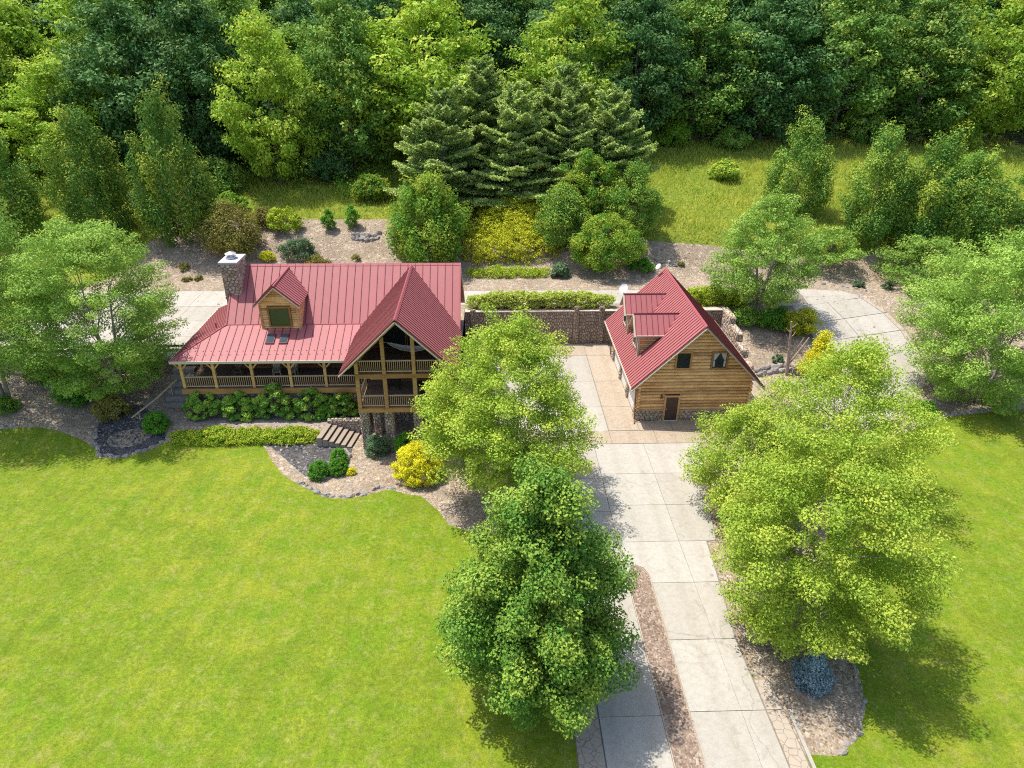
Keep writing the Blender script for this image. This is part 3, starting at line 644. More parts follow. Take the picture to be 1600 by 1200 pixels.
opens = [(-10.95,-9.55,4.5,5.7),(-13.2,-12.25,3.3,5.5),(-15.4,-14.2,4.3,5.5),(-18.6,-17.2,4.2,5.5)]
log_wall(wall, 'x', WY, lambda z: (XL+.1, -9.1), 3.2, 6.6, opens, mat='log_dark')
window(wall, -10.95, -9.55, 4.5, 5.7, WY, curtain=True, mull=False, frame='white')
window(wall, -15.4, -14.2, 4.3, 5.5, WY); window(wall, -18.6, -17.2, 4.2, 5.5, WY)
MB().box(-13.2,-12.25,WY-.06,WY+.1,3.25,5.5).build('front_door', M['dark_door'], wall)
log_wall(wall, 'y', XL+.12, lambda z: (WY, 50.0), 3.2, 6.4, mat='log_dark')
# porch deck and base
pd = MB().box(PXL+.35, -9.1, 44.95, WY+.1, 3.06, 3.2).build('porch_deck', M['deck'], house)
MB().box(PXL+.35, XL, WY+.1, YB, 3.06, 3.2).build('porch_deck', M['deck'], house)
MB().box(PXL+.3, -9.15, 44.86, 44.95, 2.82, 3.22).build('deck_fascia', M['beam'], house)
MB().box(PXL+.3, PXL+.35, 44.96, YB, 2.82, 3.22).build('deck_fascia', M['beam'], house)
masonry(house, 'foundation_stones', PXL+.6, -9.2, 45.3, 45.7, .3, 2.82, 'stone', .34, .26, 'fl')
def railing(parent, p, q, z, hgt=.9, sp=.14, top='rail'):
    """railing from p to q (xy) standing on z"""
    p = Vector((p[0], p[1], 0)); q = Vector((q[0], q[1], 0)); d = (q-p); L = d.length; d.normalize()
    rl = MB().beam(p+Vector((0,0,z+hgt)), q+Vector((0,0,z+hgt)), .11, .06).build('handrail', M['rail'], parent)
    MB().beam(p+Vector((0,0,z+.14)), q+Vector((0,0,z+.14)), .08, .06).build('bottom_rail', M['rail'], parent)
    b = MB(); k = max(2, int(L/sp))
    for i in range(1, k):
        c = p+d*(L*i/k); b.box(c.x-.02, c.x+.02, c.y-.02, c.y+.02, z+.171, z+hgt-.031)
    b.build('balusters', M['baluster'], parent)['kind'] = 'stuff'
def post(parent, x, y, z0, z1, s=.2, brace=True, bl=.45):
    MB().box(x-s/2, x+s/2, y-s/2, y+s/2, z0, z1).build('post', M['post'], parent)
    if brace:
        for sgn in (-1, 1):
            MB().beam((x+sgn*s*.5, y, z1-bl), (x+sgn*(bl+.02), y, z1-.02), .09, .1).build('brace', M['post'], parent)
pxs = [-22.25, -19.96, -17.26, -14.55, -12.03]
PY = 45.12
for x in pxs: post(house, x, PY, 3.2, ZE-.125, bl=.62)
MB().box(PXL+.3, -9.2, PY-.1, PY+.1, ZE-.12, ZE+.08).build('porch_beam', M['beam'], house)
ends = pxs+[-9.2]
for a, b in zip(ends[:-1], ends[1:]):
    e = empty('porch_railing', (0,0,0)); e.parent = house; e.location = (0,0,0)
    railing(e, (a+.11, PY), (b-.11, PY), 3.2)
for y in (48.5, 51.6, 54.6): post(house, PXL+.5, y, 3.2, ZE+.05, brace=False)
e = empty('porch_railing', (0,0,0)); e.parent = house; railing(e, (PXL+.5, 48.6), (PXL+.5, 51.5), 3.2)
MB().tube([(-22.15,45.0,ZE-.1),(-22.25,45.15,ZE-.4),(-22.25,45.2,1.0),(-21.95,45.0,.75)], .05, 6).build('downspout', M['brownpipe'], house)
# chimney
ch = empty('chimney', (0,0,0)); ch.parent = house
masonry(ch, 'chimney_stones', -19.98, -18.78, 50.0, 51.95, 3.2, 10.95, 'stone', .33, .26, 'fblr')
MB().box(-20.08, -18.68, 49.9, 52.05, 10.95, 11.09).build('chimney_cap', M['capstone'], ch)
fl = MB(); fl.box(-19.75,-19.15,50.7,51.3,11.09,11.22); fl.tube([(-19.45,51,11.22),(-19.45,51,11.42)], [.2,.16], 10); fl.tube([(-19.45,51,11.42),(-19.45,51,11.46),(-19.45,51,11.6)], [.42,.42,.08], 10); fl.build('flue_cap', M['metal'], ch)
# big dormer ---------------------------------------------------------
def panels_along(parent, n, f): pass
dm = empty('dormer', (0,0,0)); dm.parent = house
DX0, DX1, DY = -16.9, -14.05, 47.75; DC = (DX0+DX1)/2; DZE, DZR = 8.62, 10.12; dsl = (DZR-DZE)/1.66
zb = 6.7
wallp = [(DX0,zb),(DX1,zb),(DX1,DZR-dsl*(DX1-DC)-.02),(DC,DZR-.1),(DX0,DZR-dsl*(DX1-DC)-.02)]
MB().prism([(x,DY+.1,z) for x, z in wallp], [(x,51.3,z) for x, z in wallp]).build('dormer_wall', M['log_y'], dm)
log_wall(dm, 'x', DY+.06, lambda z: (max(DX0, DC-(DZR-.15-z)/dsl), min(DX1, DC+(DZR-.15-z)/dsl)), zb, DZR-.25, [(-16.3,-14.62,6.85,8.45)], r=.095, step=.18)
log_wall(dm, 'y', DX1+.0, lambda z: (DY, YR-(ZR-z)/.9+.1), zb, 8.6, r=.08, step=.18)
window(dm, -16.18, -14.76, 7.0, 8.34, DY-.02, fr=.13, mull=False)
MB().box(DX0-.1, DX1+.1, DY-.14, DY+.06, 6.58, 6.72).build('sill_board', M['post'], dm)
for s_ in (-1, 1): MB().box(*(sorted((DC+s_*1.42, DC+s_*1.25))), DY-.06, DY+.1, zb, 8.5).build('corner_board', M['post'], dm)
DF = 47.3
for s_ in (-1, 1):
    xe = DC+s_*1.66; nr = (s_*dsl, 0, 1)
    def yback(x, z): return YR-(ZR-z)/.9
    # slab
    ring = [(DC,DF,DZR),(xe,DF,DZE),(xe,yback(xe,DZE)+.05,DZE),(DC,yback(DC,DZR)+.05,DZR)]
    dr = slab(dm, 'dormer_roof', 'rake', ring, nr, .1)
    k = 13; y = DF; ymax = yback(DC, DZR)
    wd = (ymax-DF)/k
    for i in range(k):
        y0, y1 = DF+i*wd, DF+(i+1)*wd
        def xlim(yy):
            zz = ZR-.9*(YR-yy)      # main roof height
            dd = (DZR-zz)/dsl
            return DC+s_*min(1.66, max(.02, dd))
        xa, xb = xlim(y0), xlim(y1)
        o = panel(dm, (DC,y0,DZR), (DC,y1,DZR), (xa,y0,DZR-dsl*abs(xa-DC)), (xb,y1,DZR-dsl*abs(xb-DC)), nr, seam=.045, sw=.035)
    MB().beam((DC,DF-.03,DZR-.1), (xe,DF-.03,DZE-.1), .06, .2, (0,1,0)).build('rake_board', M['rake'], dm)
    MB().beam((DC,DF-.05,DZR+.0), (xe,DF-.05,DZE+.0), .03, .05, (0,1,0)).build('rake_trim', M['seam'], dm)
MB().tube([(DC,DF-.05,DZR+.03),(DC,ymax,DZR+.03)], .07, 6).build('ridge_cap', M['trim_red'], dm)
for i in range(2):
    e = empty('skylight', (0,0,0)); e.parent = house; x0 = -16.36+i*.98; y0, y1 = 46.22, 47.12
    zf = lambda y: ZE+(y-YE)*PS
    n = Vector(nP).normalized()
    ring = [Vector((x0,y0,zf(y0))), Vector((x0+.62,y0,zf(y0))), Vector((x0+.62,y1,zf(y1))), Vector((x0,y1,zf(y1)))]
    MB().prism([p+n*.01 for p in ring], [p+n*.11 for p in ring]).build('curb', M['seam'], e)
    c = sum(ring, Vector())/4; ir = [c+(p-c)*.82 for p in ring]
    MB().prism([p+n*.111 for p in ir], [p+n*.13 for p in ir]).build('pane', M['skyglass'], e)

# two-storey gabled porch --------------------------------------------
tw = empty('gabled_porch', (0,0,0)); tw.parent = house
TX, TZ, TS = -6.08, 10.22, .97; TF = 40.75; HW = 3.92
TXL, TXR, TY = -9.02, -3.15, 41.6
def vx(y): return min(HW, max(0.02, (TZ-zmain(y))/TS)) if y > 46 else HW
YT = YR-(ZR-TZ)/.9
for s_ in (-1, 1):
    nr = (s_*TS, 0, 1)
    ye = YR-(ZR-(TZ-TS*HW))/.9      # eave meets main slope
    ring = [(TX,TF,TZ-.01),(TX+s_*HW,TF,TZ-TS*HW-.01),(TX+s_*HW,ye,TZ-TS*HW-.01),(TX,YT,TZ-.01)]
    trf = slab(house, 'gable_roof', 'beam', ring, nr, .14)
    k = 33; wd = (YT-TF)/k
    for i in range(k):
        y0, y1 = TF+i*wd, TF+(i+1)*wd
        def xl(yy):
            return TX+s_*(HW if yy <= ye else max(.02, (TZ-zmain(yy))/TS))
        xa, xb = xl(y0), xl(y1)
        panel(trf, (TX,y0,TZ), (TX,y1,TZ), (xa,y0,TZ-TS*abs(xa-TX)), (xb,y1,TZ-TS*abs(xb-TX)), nr, seam=.05, sw=.034)
    MB().beam((TX+s_*.0,TF-.04,TZ-.16), (TX+s_*HW,TF-.04,TZ-TS*HW-.16), .07, .26, (0,1,0)).build('rake_board', M['rake'], trf)
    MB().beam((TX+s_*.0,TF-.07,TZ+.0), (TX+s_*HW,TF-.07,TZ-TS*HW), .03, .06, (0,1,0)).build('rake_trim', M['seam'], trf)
MB().prism([(TX-.13,TF-.07,TZ-.07),(TX,TF-.07,TZ+.06),(TX+.13,TF-.07,TZ-.07)], [(TX-.13,YT,TZ-.07),(TX,YT,TZ+.06),(TX+.13,YT,TZ-.07)]).build('ridge_cap', M['trim_red'], roof)
D1, D2 = 3.4, 6.03; TB = 45.6
for z, nme in ((D1, 'lower_deck'), (D2, 'upper_deck')):
    MB().box(TXL, TXR, TY+.1, TB+.6, z-.12, z).build(nme, M['deck'], tw)
    MB().box(TXL-.12, TXR+.12, TY-.14, TY+.1, z-.34, z-.03).build('rim_beam', M['beam'], tw)
    MB().box(TXL-.12, TXL+.08, TY+.1, TB+.6, z-.34, z-.125).build('rim_beam', M['beam'], tw)
    MB().box(TXR-.08, TXR+.12, TY+.1, TB+.6, z-.34, z-.125).build('rim_beam', M['beam'], tw)
tpx = [TXL+.02, -7.17, -5.17, TXR-.02]
for x in tpx:
    MB().box(x-.13, x+.13, TY-.13, TY+.13, D1-.02, D2-.345).build('post', M['post'], tw)
    zt = TZ-TS*abs(x-TX)-.3
    MB().box(x-.12, x+.12, TY-.12, TY+.12, D2-.025, zt).build('post', M['post'], tw)
for z in (D1, D2):
    for a, b in zip(tpx[:-1], tpx[1:]):
        railing(tw, (a+.13, TY), (b-.13, TY), z, .92, .13)
railing(tw, (TXL+.02, TY+.14), (TXL+.02, TB-.9), D1, .92, .13)
railing(tw, (TXL+.02, TY+.14), (TXL+.02, TB-.9), D2, .92, .13)
# king truss inside the gable
for s_ in (-1, 1): MB().beam((TX,TY,TZ-.42), (TX+s_*(HW-.45),TY,TZ-.42-TS*(HW-.45)), .16, .24, (0,1,0)).build('rafter', M['beam'], tw)
# the logs and glass behind the decks
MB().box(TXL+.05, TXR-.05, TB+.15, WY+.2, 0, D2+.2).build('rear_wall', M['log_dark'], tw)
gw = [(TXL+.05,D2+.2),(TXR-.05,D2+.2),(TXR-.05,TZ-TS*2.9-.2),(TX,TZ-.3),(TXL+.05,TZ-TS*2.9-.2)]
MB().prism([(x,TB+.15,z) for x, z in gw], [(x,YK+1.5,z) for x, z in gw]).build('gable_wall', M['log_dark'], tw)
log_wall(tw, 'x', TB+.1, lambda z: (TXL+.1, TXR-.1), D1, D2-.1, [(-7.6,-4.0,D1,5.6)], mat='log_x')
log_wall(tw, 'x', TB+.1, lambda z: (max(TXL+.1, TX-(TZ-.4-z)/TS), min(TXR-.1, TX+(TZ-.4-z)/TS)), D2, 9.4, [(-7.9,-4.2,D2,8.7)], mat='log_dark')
window(tw, -7.5, -5.9, D1+.05, 5.5, TB+.1, mull=False); window(tw, -5.75, -4.15, D1+.05, 5.5, TB+.1, mull=False)
window(tw, -7.8, -6.15, D2+.05, 8.1, TB+.1, mull=False); window(tw, -6.0, -4.3, D2+.05, 8.1, TB+.1, mull=False)
gl_ = MB().prism([(-7.5,TB-.02,8.3),(-4.66,TB-.02,8.3),(TX,TB-.02,9.6)], [(-7.5,TB+.04,8.3),(-4.66,TB+.04,8.3),(TX,TB+.04,9.6)]).build('gable_pane', M['glass'], tw)
# stone piers and wall below
for x in (-8.82, -7.1, -5.12, -3.3):
    e = empty('stone_pier', (0,0,0)); e.parent = house
    masonry(e, 'pier_stones', x-.27, x+.27, 41.58, 42.12, -.1, D1-.34, 'stone', .22, .2, 'fblr')
for x in (-8.3,):
    e = empty('stone_pier', (0,0,0)); e.parent = house
    masonry(e, 'pier_stones', x-.25, x+.25, 43.6, 44.1, -.1, D1-.34, 'stone', .22, .2, 'fblr')
masonry(house, 'basement_stones', -9.1, -3.1, 45.3, 45.7, -.1, D1-.13, 'stone', .3, .24, 'f')
masonry(house, 'step_cheek_stones', -12.0, -9.15, 43.75, 44.1, -.1, 1.15, 'stone', .28, .22, 'ft')
# steps from path to lower garden
st = empty('garden_steps', (-10.8, 42.6, 0), 'timber-edged garden steps between the path and the stone piers', 'steps')
for i in range(6):
    x0 = -12.05+i*.40; zt = .90-i*.15
    MB().poly([(x0,43.7,-.1),(x0+.37,43.7,-.1),(x0+.37-.32,41.7,-.1),(x0-.32,41.7,-.1),(x0,43.7,zt),(x0+.37,43.7,zt),(x0+.05,41.7,zt),(x0-.32,41.7,zt)],
              [(0,3,2,1),(4,5,6,7),(0,1,5,4),(1,2,6,5),(2,3,7,6),(3,0,4,7)]).build('step', M['step_wood'], st)
    MB().poly([(x0+.352,43.71,zt-.14),(x0+.4,43.71,zt-.14),(x0+.08,41.69,zt-.14),(x0+.032,41.69,zt-.14),(x0+.352,43.71,zt-.01),(x0+.4,43.71,zt-.01),(x0+.08,41.69,zt-.01),(x0+.032,41.69,zt-.01)],
              [(0,3,2,1),(4,5,6,7),(0,1,5,4),(1,2,6,5),(2,3,7,6),(3,0,4,7)]).build('nosing', M['oldwood'], st)
st2 = empty('garden_steps', (-23.6, 47, 1), 'stone steps climbing beside the left corner of the house porch', 'steps')
for i in range(6): MB().box(-24.6, -22.95, 46.0+i*.5, 46.52+i*.5, .5, 1.35+i*.34).build('step', M['rock'], st2)
hr = MB().tube([(-26.0,43.9,1.45),(-24.9,45.7,2.0),(-23.9,47.4,2.7)], [.06,.07,.07], 6); hr.tube([(-25.7,44.4,.8),(-25.7,44.4,1.62)], .05, 5); hr.tube([(-24.2,46.9,1.0),(-24.2,46.9,2.55)], .05, 5)
prop(hr.build('log_handrail', M['rail'], None, (-25,45.6,1)), 'pale peeled-log handrail slanting down from the left porch corner', 'handrail')
# hammock
hm = MB(); N = 14; a = Vector((-6.95,42.7,7.75)); b = Vector((-4.0,43.1,7.35))
rows = []
for i in range(N+1):
    t = i/N; c = a.lerp(b, t); sag = -1.0*4*t*(1-t)*.42; wd = .42*math.sin(math.pi*min(1, max(0, t)))**.6+.02
    rows.append([(c.x, c.y-wd, c.z+sag+.10*(wd/.42)), (c.x, c.y-wd*.5, c.z+sag-.02), (c.x, c.y, c.z+sag-.05), (c.x, c.y+wd*.5, c.z+sag-.02), (c.x, c.y+wd, c.z+sag+.10*(wd/.42))])
P = [p for r_ in rows for p in r_]; P2 = [(x, y, z-.012) for x, y, z in P]; n5 = 5*(N+1)
Fs = [(i*5+j, i*5+j+1, (i+1)*5+j+1, (i+1)*5+j) for i in range(N) for j in range(4)]
hm.poly(P+P2, Fs+[tuple(q+n5 for q in f[::-1]) for f in Fs]+[(i*5, (i+1)*5, (i+1)*5+n5, i*5+n5) for i in range(N)]+[(i*5+4+n5, (i+1)*5+4+n5, (i+1)*5+4, i*5+4) for i in range(N)])
hm.tube([a, a+Vector((-.3,-.9,.5))], .012, 4); hm.tube([b, b+Vector((.6,-.6,-.05))], .012, 4)
prop(hm.build('hammock', M['cloth'], None, (-5.5,42.9,D2)), 'white cloth hammock slung across the upper gabled porch', 'hammock')
# porch furniture
def chair(x, y, z, rz, label, mat='deck', grp=None):
    e = empty('porch_chair', (x, y, z), label, 'chair', grp, rz=rz)
    def part(n, mb): o = mb.build(n, M[mat], e, (0,0,0)); return o
    part('seat', MB().box(-.27,.27,-.25,.25,.38,.44))
    for i in range(4): part('back_slat', MB().beam((-.2+i*.133,.24,.44), (-.2+i*.133,.38,1.05), .1, .025, (0,1,0)))
    for sx in (-.25,.25):
        for sy in (-.22,.22): part('leg', MB().box(sx-.03,sx+.03,sy-.03,sy+.03,0,.38 if sy > 0 else .6))
        part('armrest', MB().box(sx-.06,sx+.06,-.3,.26,.6,.64))
chair(-16.1, 46.9, 3.2, .2, 'wooden armchair on the long porch left of the middle posts', 'rake')
chair(-14.9, 47.0, 3.2, -.2, 'wooden armchair on the long porch, nearer the front door', 'rake')
chair(-19.0, 47.0, 3.2, .1, 'dark wooden armchair near the left end of the long porch', 'deck')
gr = empty('barbecue_grill', (-7.0, 44.4, D1), 'black covered grill on the lower gabled porch behind the rail', 'grill')
MB().box(-7.45,-6.55,44.1,44.65,D1+.35,D1+.85).build('cabinet', M['black'], gr)
MB().tube([(-7.4,44.38,D1+.88),(-6.6,44.38,D1+.88)], .26, 12).build('lid', M['black'], gr)
for sx in (-7.35,-6.65):
    for sy in (44.15,44.6): MB().box(sx-.03,sx+.03,sy-.03,sy+.03,D1,D1+.35).build('leg', M['black'], gr)
tb = empty('patio_table', (-4.9, 43.6, D1), 'dark round table on the lower gabled porch', 'table')
MB().tube([(-4.9,43.6,D1+.7),(-4.9,43.6,D1+.74)], .5, 16).build('tabletop', M['black'], tb); MB().tube([(-4.9,43.6,D1),(-4.9,43.6,D1+.7)], [.16,.05], 8).build('leg', M['black'], tb)
ln = MB(); ln.tube([(-18.8,45.9,4.95),(-18.8,45.9,5.1),(-18.8,45.9,5.3),(-18.8,45.9,5.42)], [.06,.14,.14,.05], 10); ln.tube([(-18.8,45.9,5.42),(-18.8,45.9,5.85)], .008, 4)
prop(ln.build('hanging_lantern', M['blue'], None, (-18.8,45.9,4.95)), 'pale blue lantern hanging under the left part of the long porch', 'lantern')

# ================================================================== GARAGE
gar = empty('log_garage', (15.2, 45.1, 0), 'log garage with steep red metal roof, two side dormers and stone base', 'garage')
GX, GZ = 15.17, 8.1; GY0, GY1 = 44.3, 57.2; GH = 4.92
GL, GR, GF, GB = 11.0, 19.35, 45.1, 56.5
gp = [(GL+.12,.9),(GR-.12,.9),(GR-.12,GZ-(GR-GX)-.12),(GX,GZ-.25),(GL+.12,GZ-(GX-GL)-.12)]
gp = [(GL+.14,.0),(GR-.14,.0)]+gp[2:]
gwall = MB().prism([(x,GF+.12,z) for x, z in gp], [(x,GB,z) for x, z in gp]).build('wall', M['log_dark'], gar)
OP = [(13.02,14.14,0,2.15),(13.42,14.66,4.3,5.82),(16.06,17.34,4.3,5.82)]
def gspan(z):
    k = max(0, GZ-.22-z); return (max(GL, GX-k), min(GR, GX+k))
log_wall(gar, 'x', GF+.04, gspan, .92, 7.8, OP, r=.127, step=.265)
fw = empty('gable_wall_stones', (0,0,0)); fw.parent = gar
masonry(fw, 'base_stones', GL-.02, 12.98, GF-.06, GF+.3, 0, .9, 'stone', .3, .24, 'fl'); masonry(fw, 'base_stones', 14.2, GR+.02, GF-.06, GF+.3, 0, .9, 'stone', .3, .24, 'fr')
MB().box(GL-.04, 12.98, GF-.15, GF+.1, .9, .94).build('ledge', M['rake'], gar); MB().box(14.2, GR+.04, GF-.15, GF+.1, .9, .94).build('ledge', M['rake'], gar)
window(gar, 13.56, 14.52, 4.5, 5.68, GF-.02, fr=.13, curtain=False); window(gar, 16.2, 17.2, 4.5, 5.68, GF-.02, fr=.13, curtain=True)
dr = empty('side_door', (0,0,0)); dr.parent = gar
MB().box(13.12,14.04,GF-.08,GF+.02,.04,2.05).build('door_panel', M['dark_door'], dr)
for i in range(5): MB().box(13.16+i*.172, 13.31+i*.172, GF-.095, GF-.079, .1, 2.0).build('door_board', M['dark_door'], dr)
f = MB(); f.box(12.98,13.12,GF-.14,GF+.02,0,2.18); f.box(14.04,14.18,GF-.14,GF+.02,0,2.18); f.box(13.12,14.04,GF-.14,GF+.02,2.05,2.18); f.build('door_frame', M['post'], dr)
MB().box(13.1,14.06,GF-.2,GF+.02,0,.04).build('threshold', M['white'], dr)
MB().tube([(13.2,GF-.10,1.05),(13.2,GF-.15,1.05)], .035, 8).build('door_knob', M['gutter'], dr)
lmp = MB(); lmp.box(12.66,12.80,GF-.14,GF-.06,1.95,2.25); lmp.tube([(12.73,GF-.22,2.0),(12.73,GF-.22,2.2),(12.73,GF-.2,2.28)], [.07,.09,.03], 8); lmp.build('wall_lantern', M['brownpipe'], gar)
# corner log ends
for xx, nm in ((GL, 1), (GR, 1)):
    for k in range(9):
        z = 1.05+k*.265; MB().tube([(xx, GF-.22, z), (xx, GF+.5, z)], .12, 8).build('log_end', M['log_y'], gar)
# left wall with garage doors
lw = empty('side_wall', (0,0,0)); lw.parent = gar
log_wall(lw, 'y', GL, lambda z: (GF, GB), 2.3, 3.2, (), r=.13, step=.26, mat='log_y')
for a, b in ((45.1,45.9),(48.6,49.1),(51.8,52.3),(55.4,56.5)):
    masonry(lw, 'pier_stones', GL-.12, GL+.2, a, b, 0, 1.0, 'stone', .26, .22, 'fbl'); MB().box(GL-.1, GL+.16, a+.05, b-.05, 1.0, 2.32).build('timber_post', M['post'], lw)
for k, (a, b) in enumerate(((45.9,48.6),(49.1,51.8),(52.3,55.4))):
    e = empty('garage_door', (0,0,0)); e.parent = gar
    for j in range(4): MB().box(GL+.02, GL+.1, a+.02, b-.02, .03+j*.55, .03+j*.55+.535).build('door_section', M['white'], e)
MB().tube([(10.35,45.0,3.0),(10.75,44.95,2.7),(10.82,44.95,.25),(10.75,44.5,.08)], .05, 6).build('downspout', M['brownpipe'], gar)
MB().tube([(10.35,56.4,3.0),(10.75,56.4,2.7),(10.82,56.4,.25)], .05, 6).build('downspout', M['brownpipe'], gar)
# roof
for s_ in (-1, 1):
    nr = (s_*1.0, 0, 1); xe = GX+s_*GH; ze = GZ-GH
    grf = slab(gar, 'roof', 'rake', [(GX,GY0,GZ-.01),(xe,GY0,ze-.01),(xe,GY1,ze-.01),(GX,GY1,GZ-.01)], nr, .14)
    k = 36; wd = (GY1-GY0)/k
    for i in range(k):
        y0, y1 = GY0+i*wd, GY0+(i+1)*wd
        panel(grf, (GX,y0,GZ), (GX,y1,GZ), (xe,y0,ze), (xe,y1,ze), nr, seam=.05, sw=.04)
    MB().beam((GX,GY0-.04,GZ-.17), (xe,GY0-.04,ze-.17), .07, .24, (0,1,0)).build('rake_board', M['rake'], grf)
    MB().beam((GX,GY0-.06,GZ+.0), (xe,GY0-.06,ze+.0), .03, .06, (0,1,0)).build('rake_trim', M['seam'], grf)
    MB().box(*sorted((xe, xe+s_*.07)), GY0, GY1, ze-.15, ze+.01).build('gutter', M['gutter'], grf)
MB().prism([(GX-.14,GY0-.07,GZ-.09),(GX,GY0-.07,GZ+.07),(GX+.14,GY0-.07,GZ-.09)], [(GX-.14,GY1,GZ-.09),(GX,GY1,GZ+.07),(GX+.14,GY1,GZ-.09)]).build('ridge_cap', M['trim_red'], gar)
MB().prism([(GX-.5,GF-.45,GZ-.62),(GX+.5,GF-.45,GZ-.62),(GX,GF-.45,GZ-.15)], [(GX-.5,GF-.05,GZ-.62),(GX+.5,GF-.05,GZ-.62),(GX,GF-.05,GZ-.15)]).build('apex_block', M['rake'], gar)
# two dormers facing left
for yc in (48.66, 52.94):
    e = empty('dormer', (0,0,0)); e.parent = gar
    zr, hw = 7.3, 1.2; ze = 6.0; s1 = (zr-ze)/hw; xf, xw = 10.92, 11.25
    xr = GX-(GZ-zr)            # ridge meets roof
    for s_ in (-1, 1):
        nr = (0, s_*s1, 1); ye = yc+s_*hw; xe = GX-(GZ-ze)
        slab(e, 'dormer_roof', 'rake', [(xf,yc,zr-.01),(xr,yc,zr-.01),(xe,ye,ze-.01),(xf,ye,ze-.01)], nr, .09)
        k = 8; wd = (xr-xf)/k
        for i in range(k):
            x0, x1 = xf+i*wd, xf+(i+1)*wd
            def yl(xx): zz = GZ-(GX-xx); return yc+s_*(hw if zz <= ze else max(.02, (zr-zz)/s1))
            ya, yb = yl(x0), yl(x1)
            panel(e, (x0,yc,zr), (x1,yc,zr), (x0,ya,zr-s1*abs(ya-yc)), (x1,yb,zr-s1*abs(yb-yc)), nr, seam=.045, sw=.03)
        MB().beam((xf-.03,yc,zr-.12), (xf-.03,ye,ze-.12), .06, .18, (1,0,0)).build('rake_board', M['rake'], e)
    MB().box(xf-.04, xr+.02, yc-.06, yc+.06, zr-.01, zr+.06).build('ridge_cap', M['seam'], e)
    MB().box(xf+.02, GX-(GZ-ze), yc-hw-.06, yc-hw-.003, ze-.1, ze+.02).build('gutter', M['gutter'], e)
    wq = [(yc-.85,4.3),(yc+.85,4.3),(yc+.85,zr-s1*.85-.05),(yc,zr-.12),(yc-.85,zr-s1*.85-.05)]
    MB().prism([(xw,y,z) for y, z in wq], [(13.9,y,z) for y, z in wq]).build('dormer_wall', M['log_x'], e)
    log_wall(e, 'x', yc-.84, lambda z: (xw, GX-(GZ-z)+.1), 4.2, 6.2, (), r=.08, step=.17)
    MB().box(xw-.06, xw+.1, yc-.96, yc-.8, 4.1, 6.15).build('corner_board', M['rake'], e)
    MB().box(xw-.06, xw+.1, yc+.8, yc+.96, 4.1, 6.15).build('corner_board', M['rake'], e)
    window(e, yc-.5, yc+.5, 4.75, 5.95, xw-.02, fr=.1, axis='y', frame='rake')
def dish(x, y, z, rx, label, s=.3, mast=.5):
    e = empty('satellite_dish', (x, y, z), label, 'satellite dish')
    mb = MB(); rings = [(0,0)]+[(s*k/4, .35*s*(k/4)**2) for k in range(1, 5)]
    d = Vector((-.25,-.75,.6)).normalized(); d.rotate(Matrix.Rotation(rx, 3, 'Z')); u = d.cross(Vector((0,0,1))).normalized(); v = u.cross(d)
    c = Vector((0,0,mast)); P = [c]; F_ = []
    for k, (r_, b) in enumerate(rings[1:]):
        for j in range(14): t = j*2*math.pi/14; P.append(c+u*math.cos(t)*r_+v*math.sin(t)*r_*1.05+d*b)
    for j in range(14): F_.append((0, 1+j, 1+(j+1) % 14))
    for k in range(3):
        for j in range(14): a = 1+k*14; F_.append((a+j, a+14+j, a+14+(j+1) % 14, a+(j+1) % 14))
    n_ = len(P); P += [p-d*.015 for p in P]; F2 = [tuple(q+n_ for q in f[::-1]) for f in F_]; rim = [(1+3*14+j, 1+3*14+(j+1) % 14, n_+1+3*14+(j+1) % 14, n_+1+3*14+j) for j in range(14)]
    mb.poly(P, F_+F2+rim); mb.build('reflector', M['dish'], e, (0,0,0))
    MB().tube([(0,0,-.6), (0,0,mast*.6), c-d*.05], .025, 6).build('mast', M['metal'], e, (0,0,0))
    MB().tube([c-v*s*.9, c+d*s*1.3-v*.1], .012, 4).build('feed_arm', M['metal'], e, (0,0,0))
dish(11.0, 53.7, 7.0, -.3, 'larger satellite dish beside the rear dormer of the garage', .36, .5)
dish(14.5, 56.9, 7.9, -.9, 'small satellite dish at the far end of the garage ridge', .26, .4)
MB().tube([(15.3,57.0,8.1),(15.35,57.0,8.75)], .02, 5).poly([(15.25,56.95,8.7),(15.5,56.95,8.7),(15.5,57.05,8.7),(15.25,57.05,8.7),(15.3,56.97,8.82),(15.45,56.97,8.82),(15.45,57.03,8.82),(15.3,57.03,8.82)], [(0,3,2,1),(4,5,6,7),(0,1,5,4),(1,2,6,5),(2,3,7,6),(3,0,4,7)]).build('antenna_mast', M['dish'], gar)

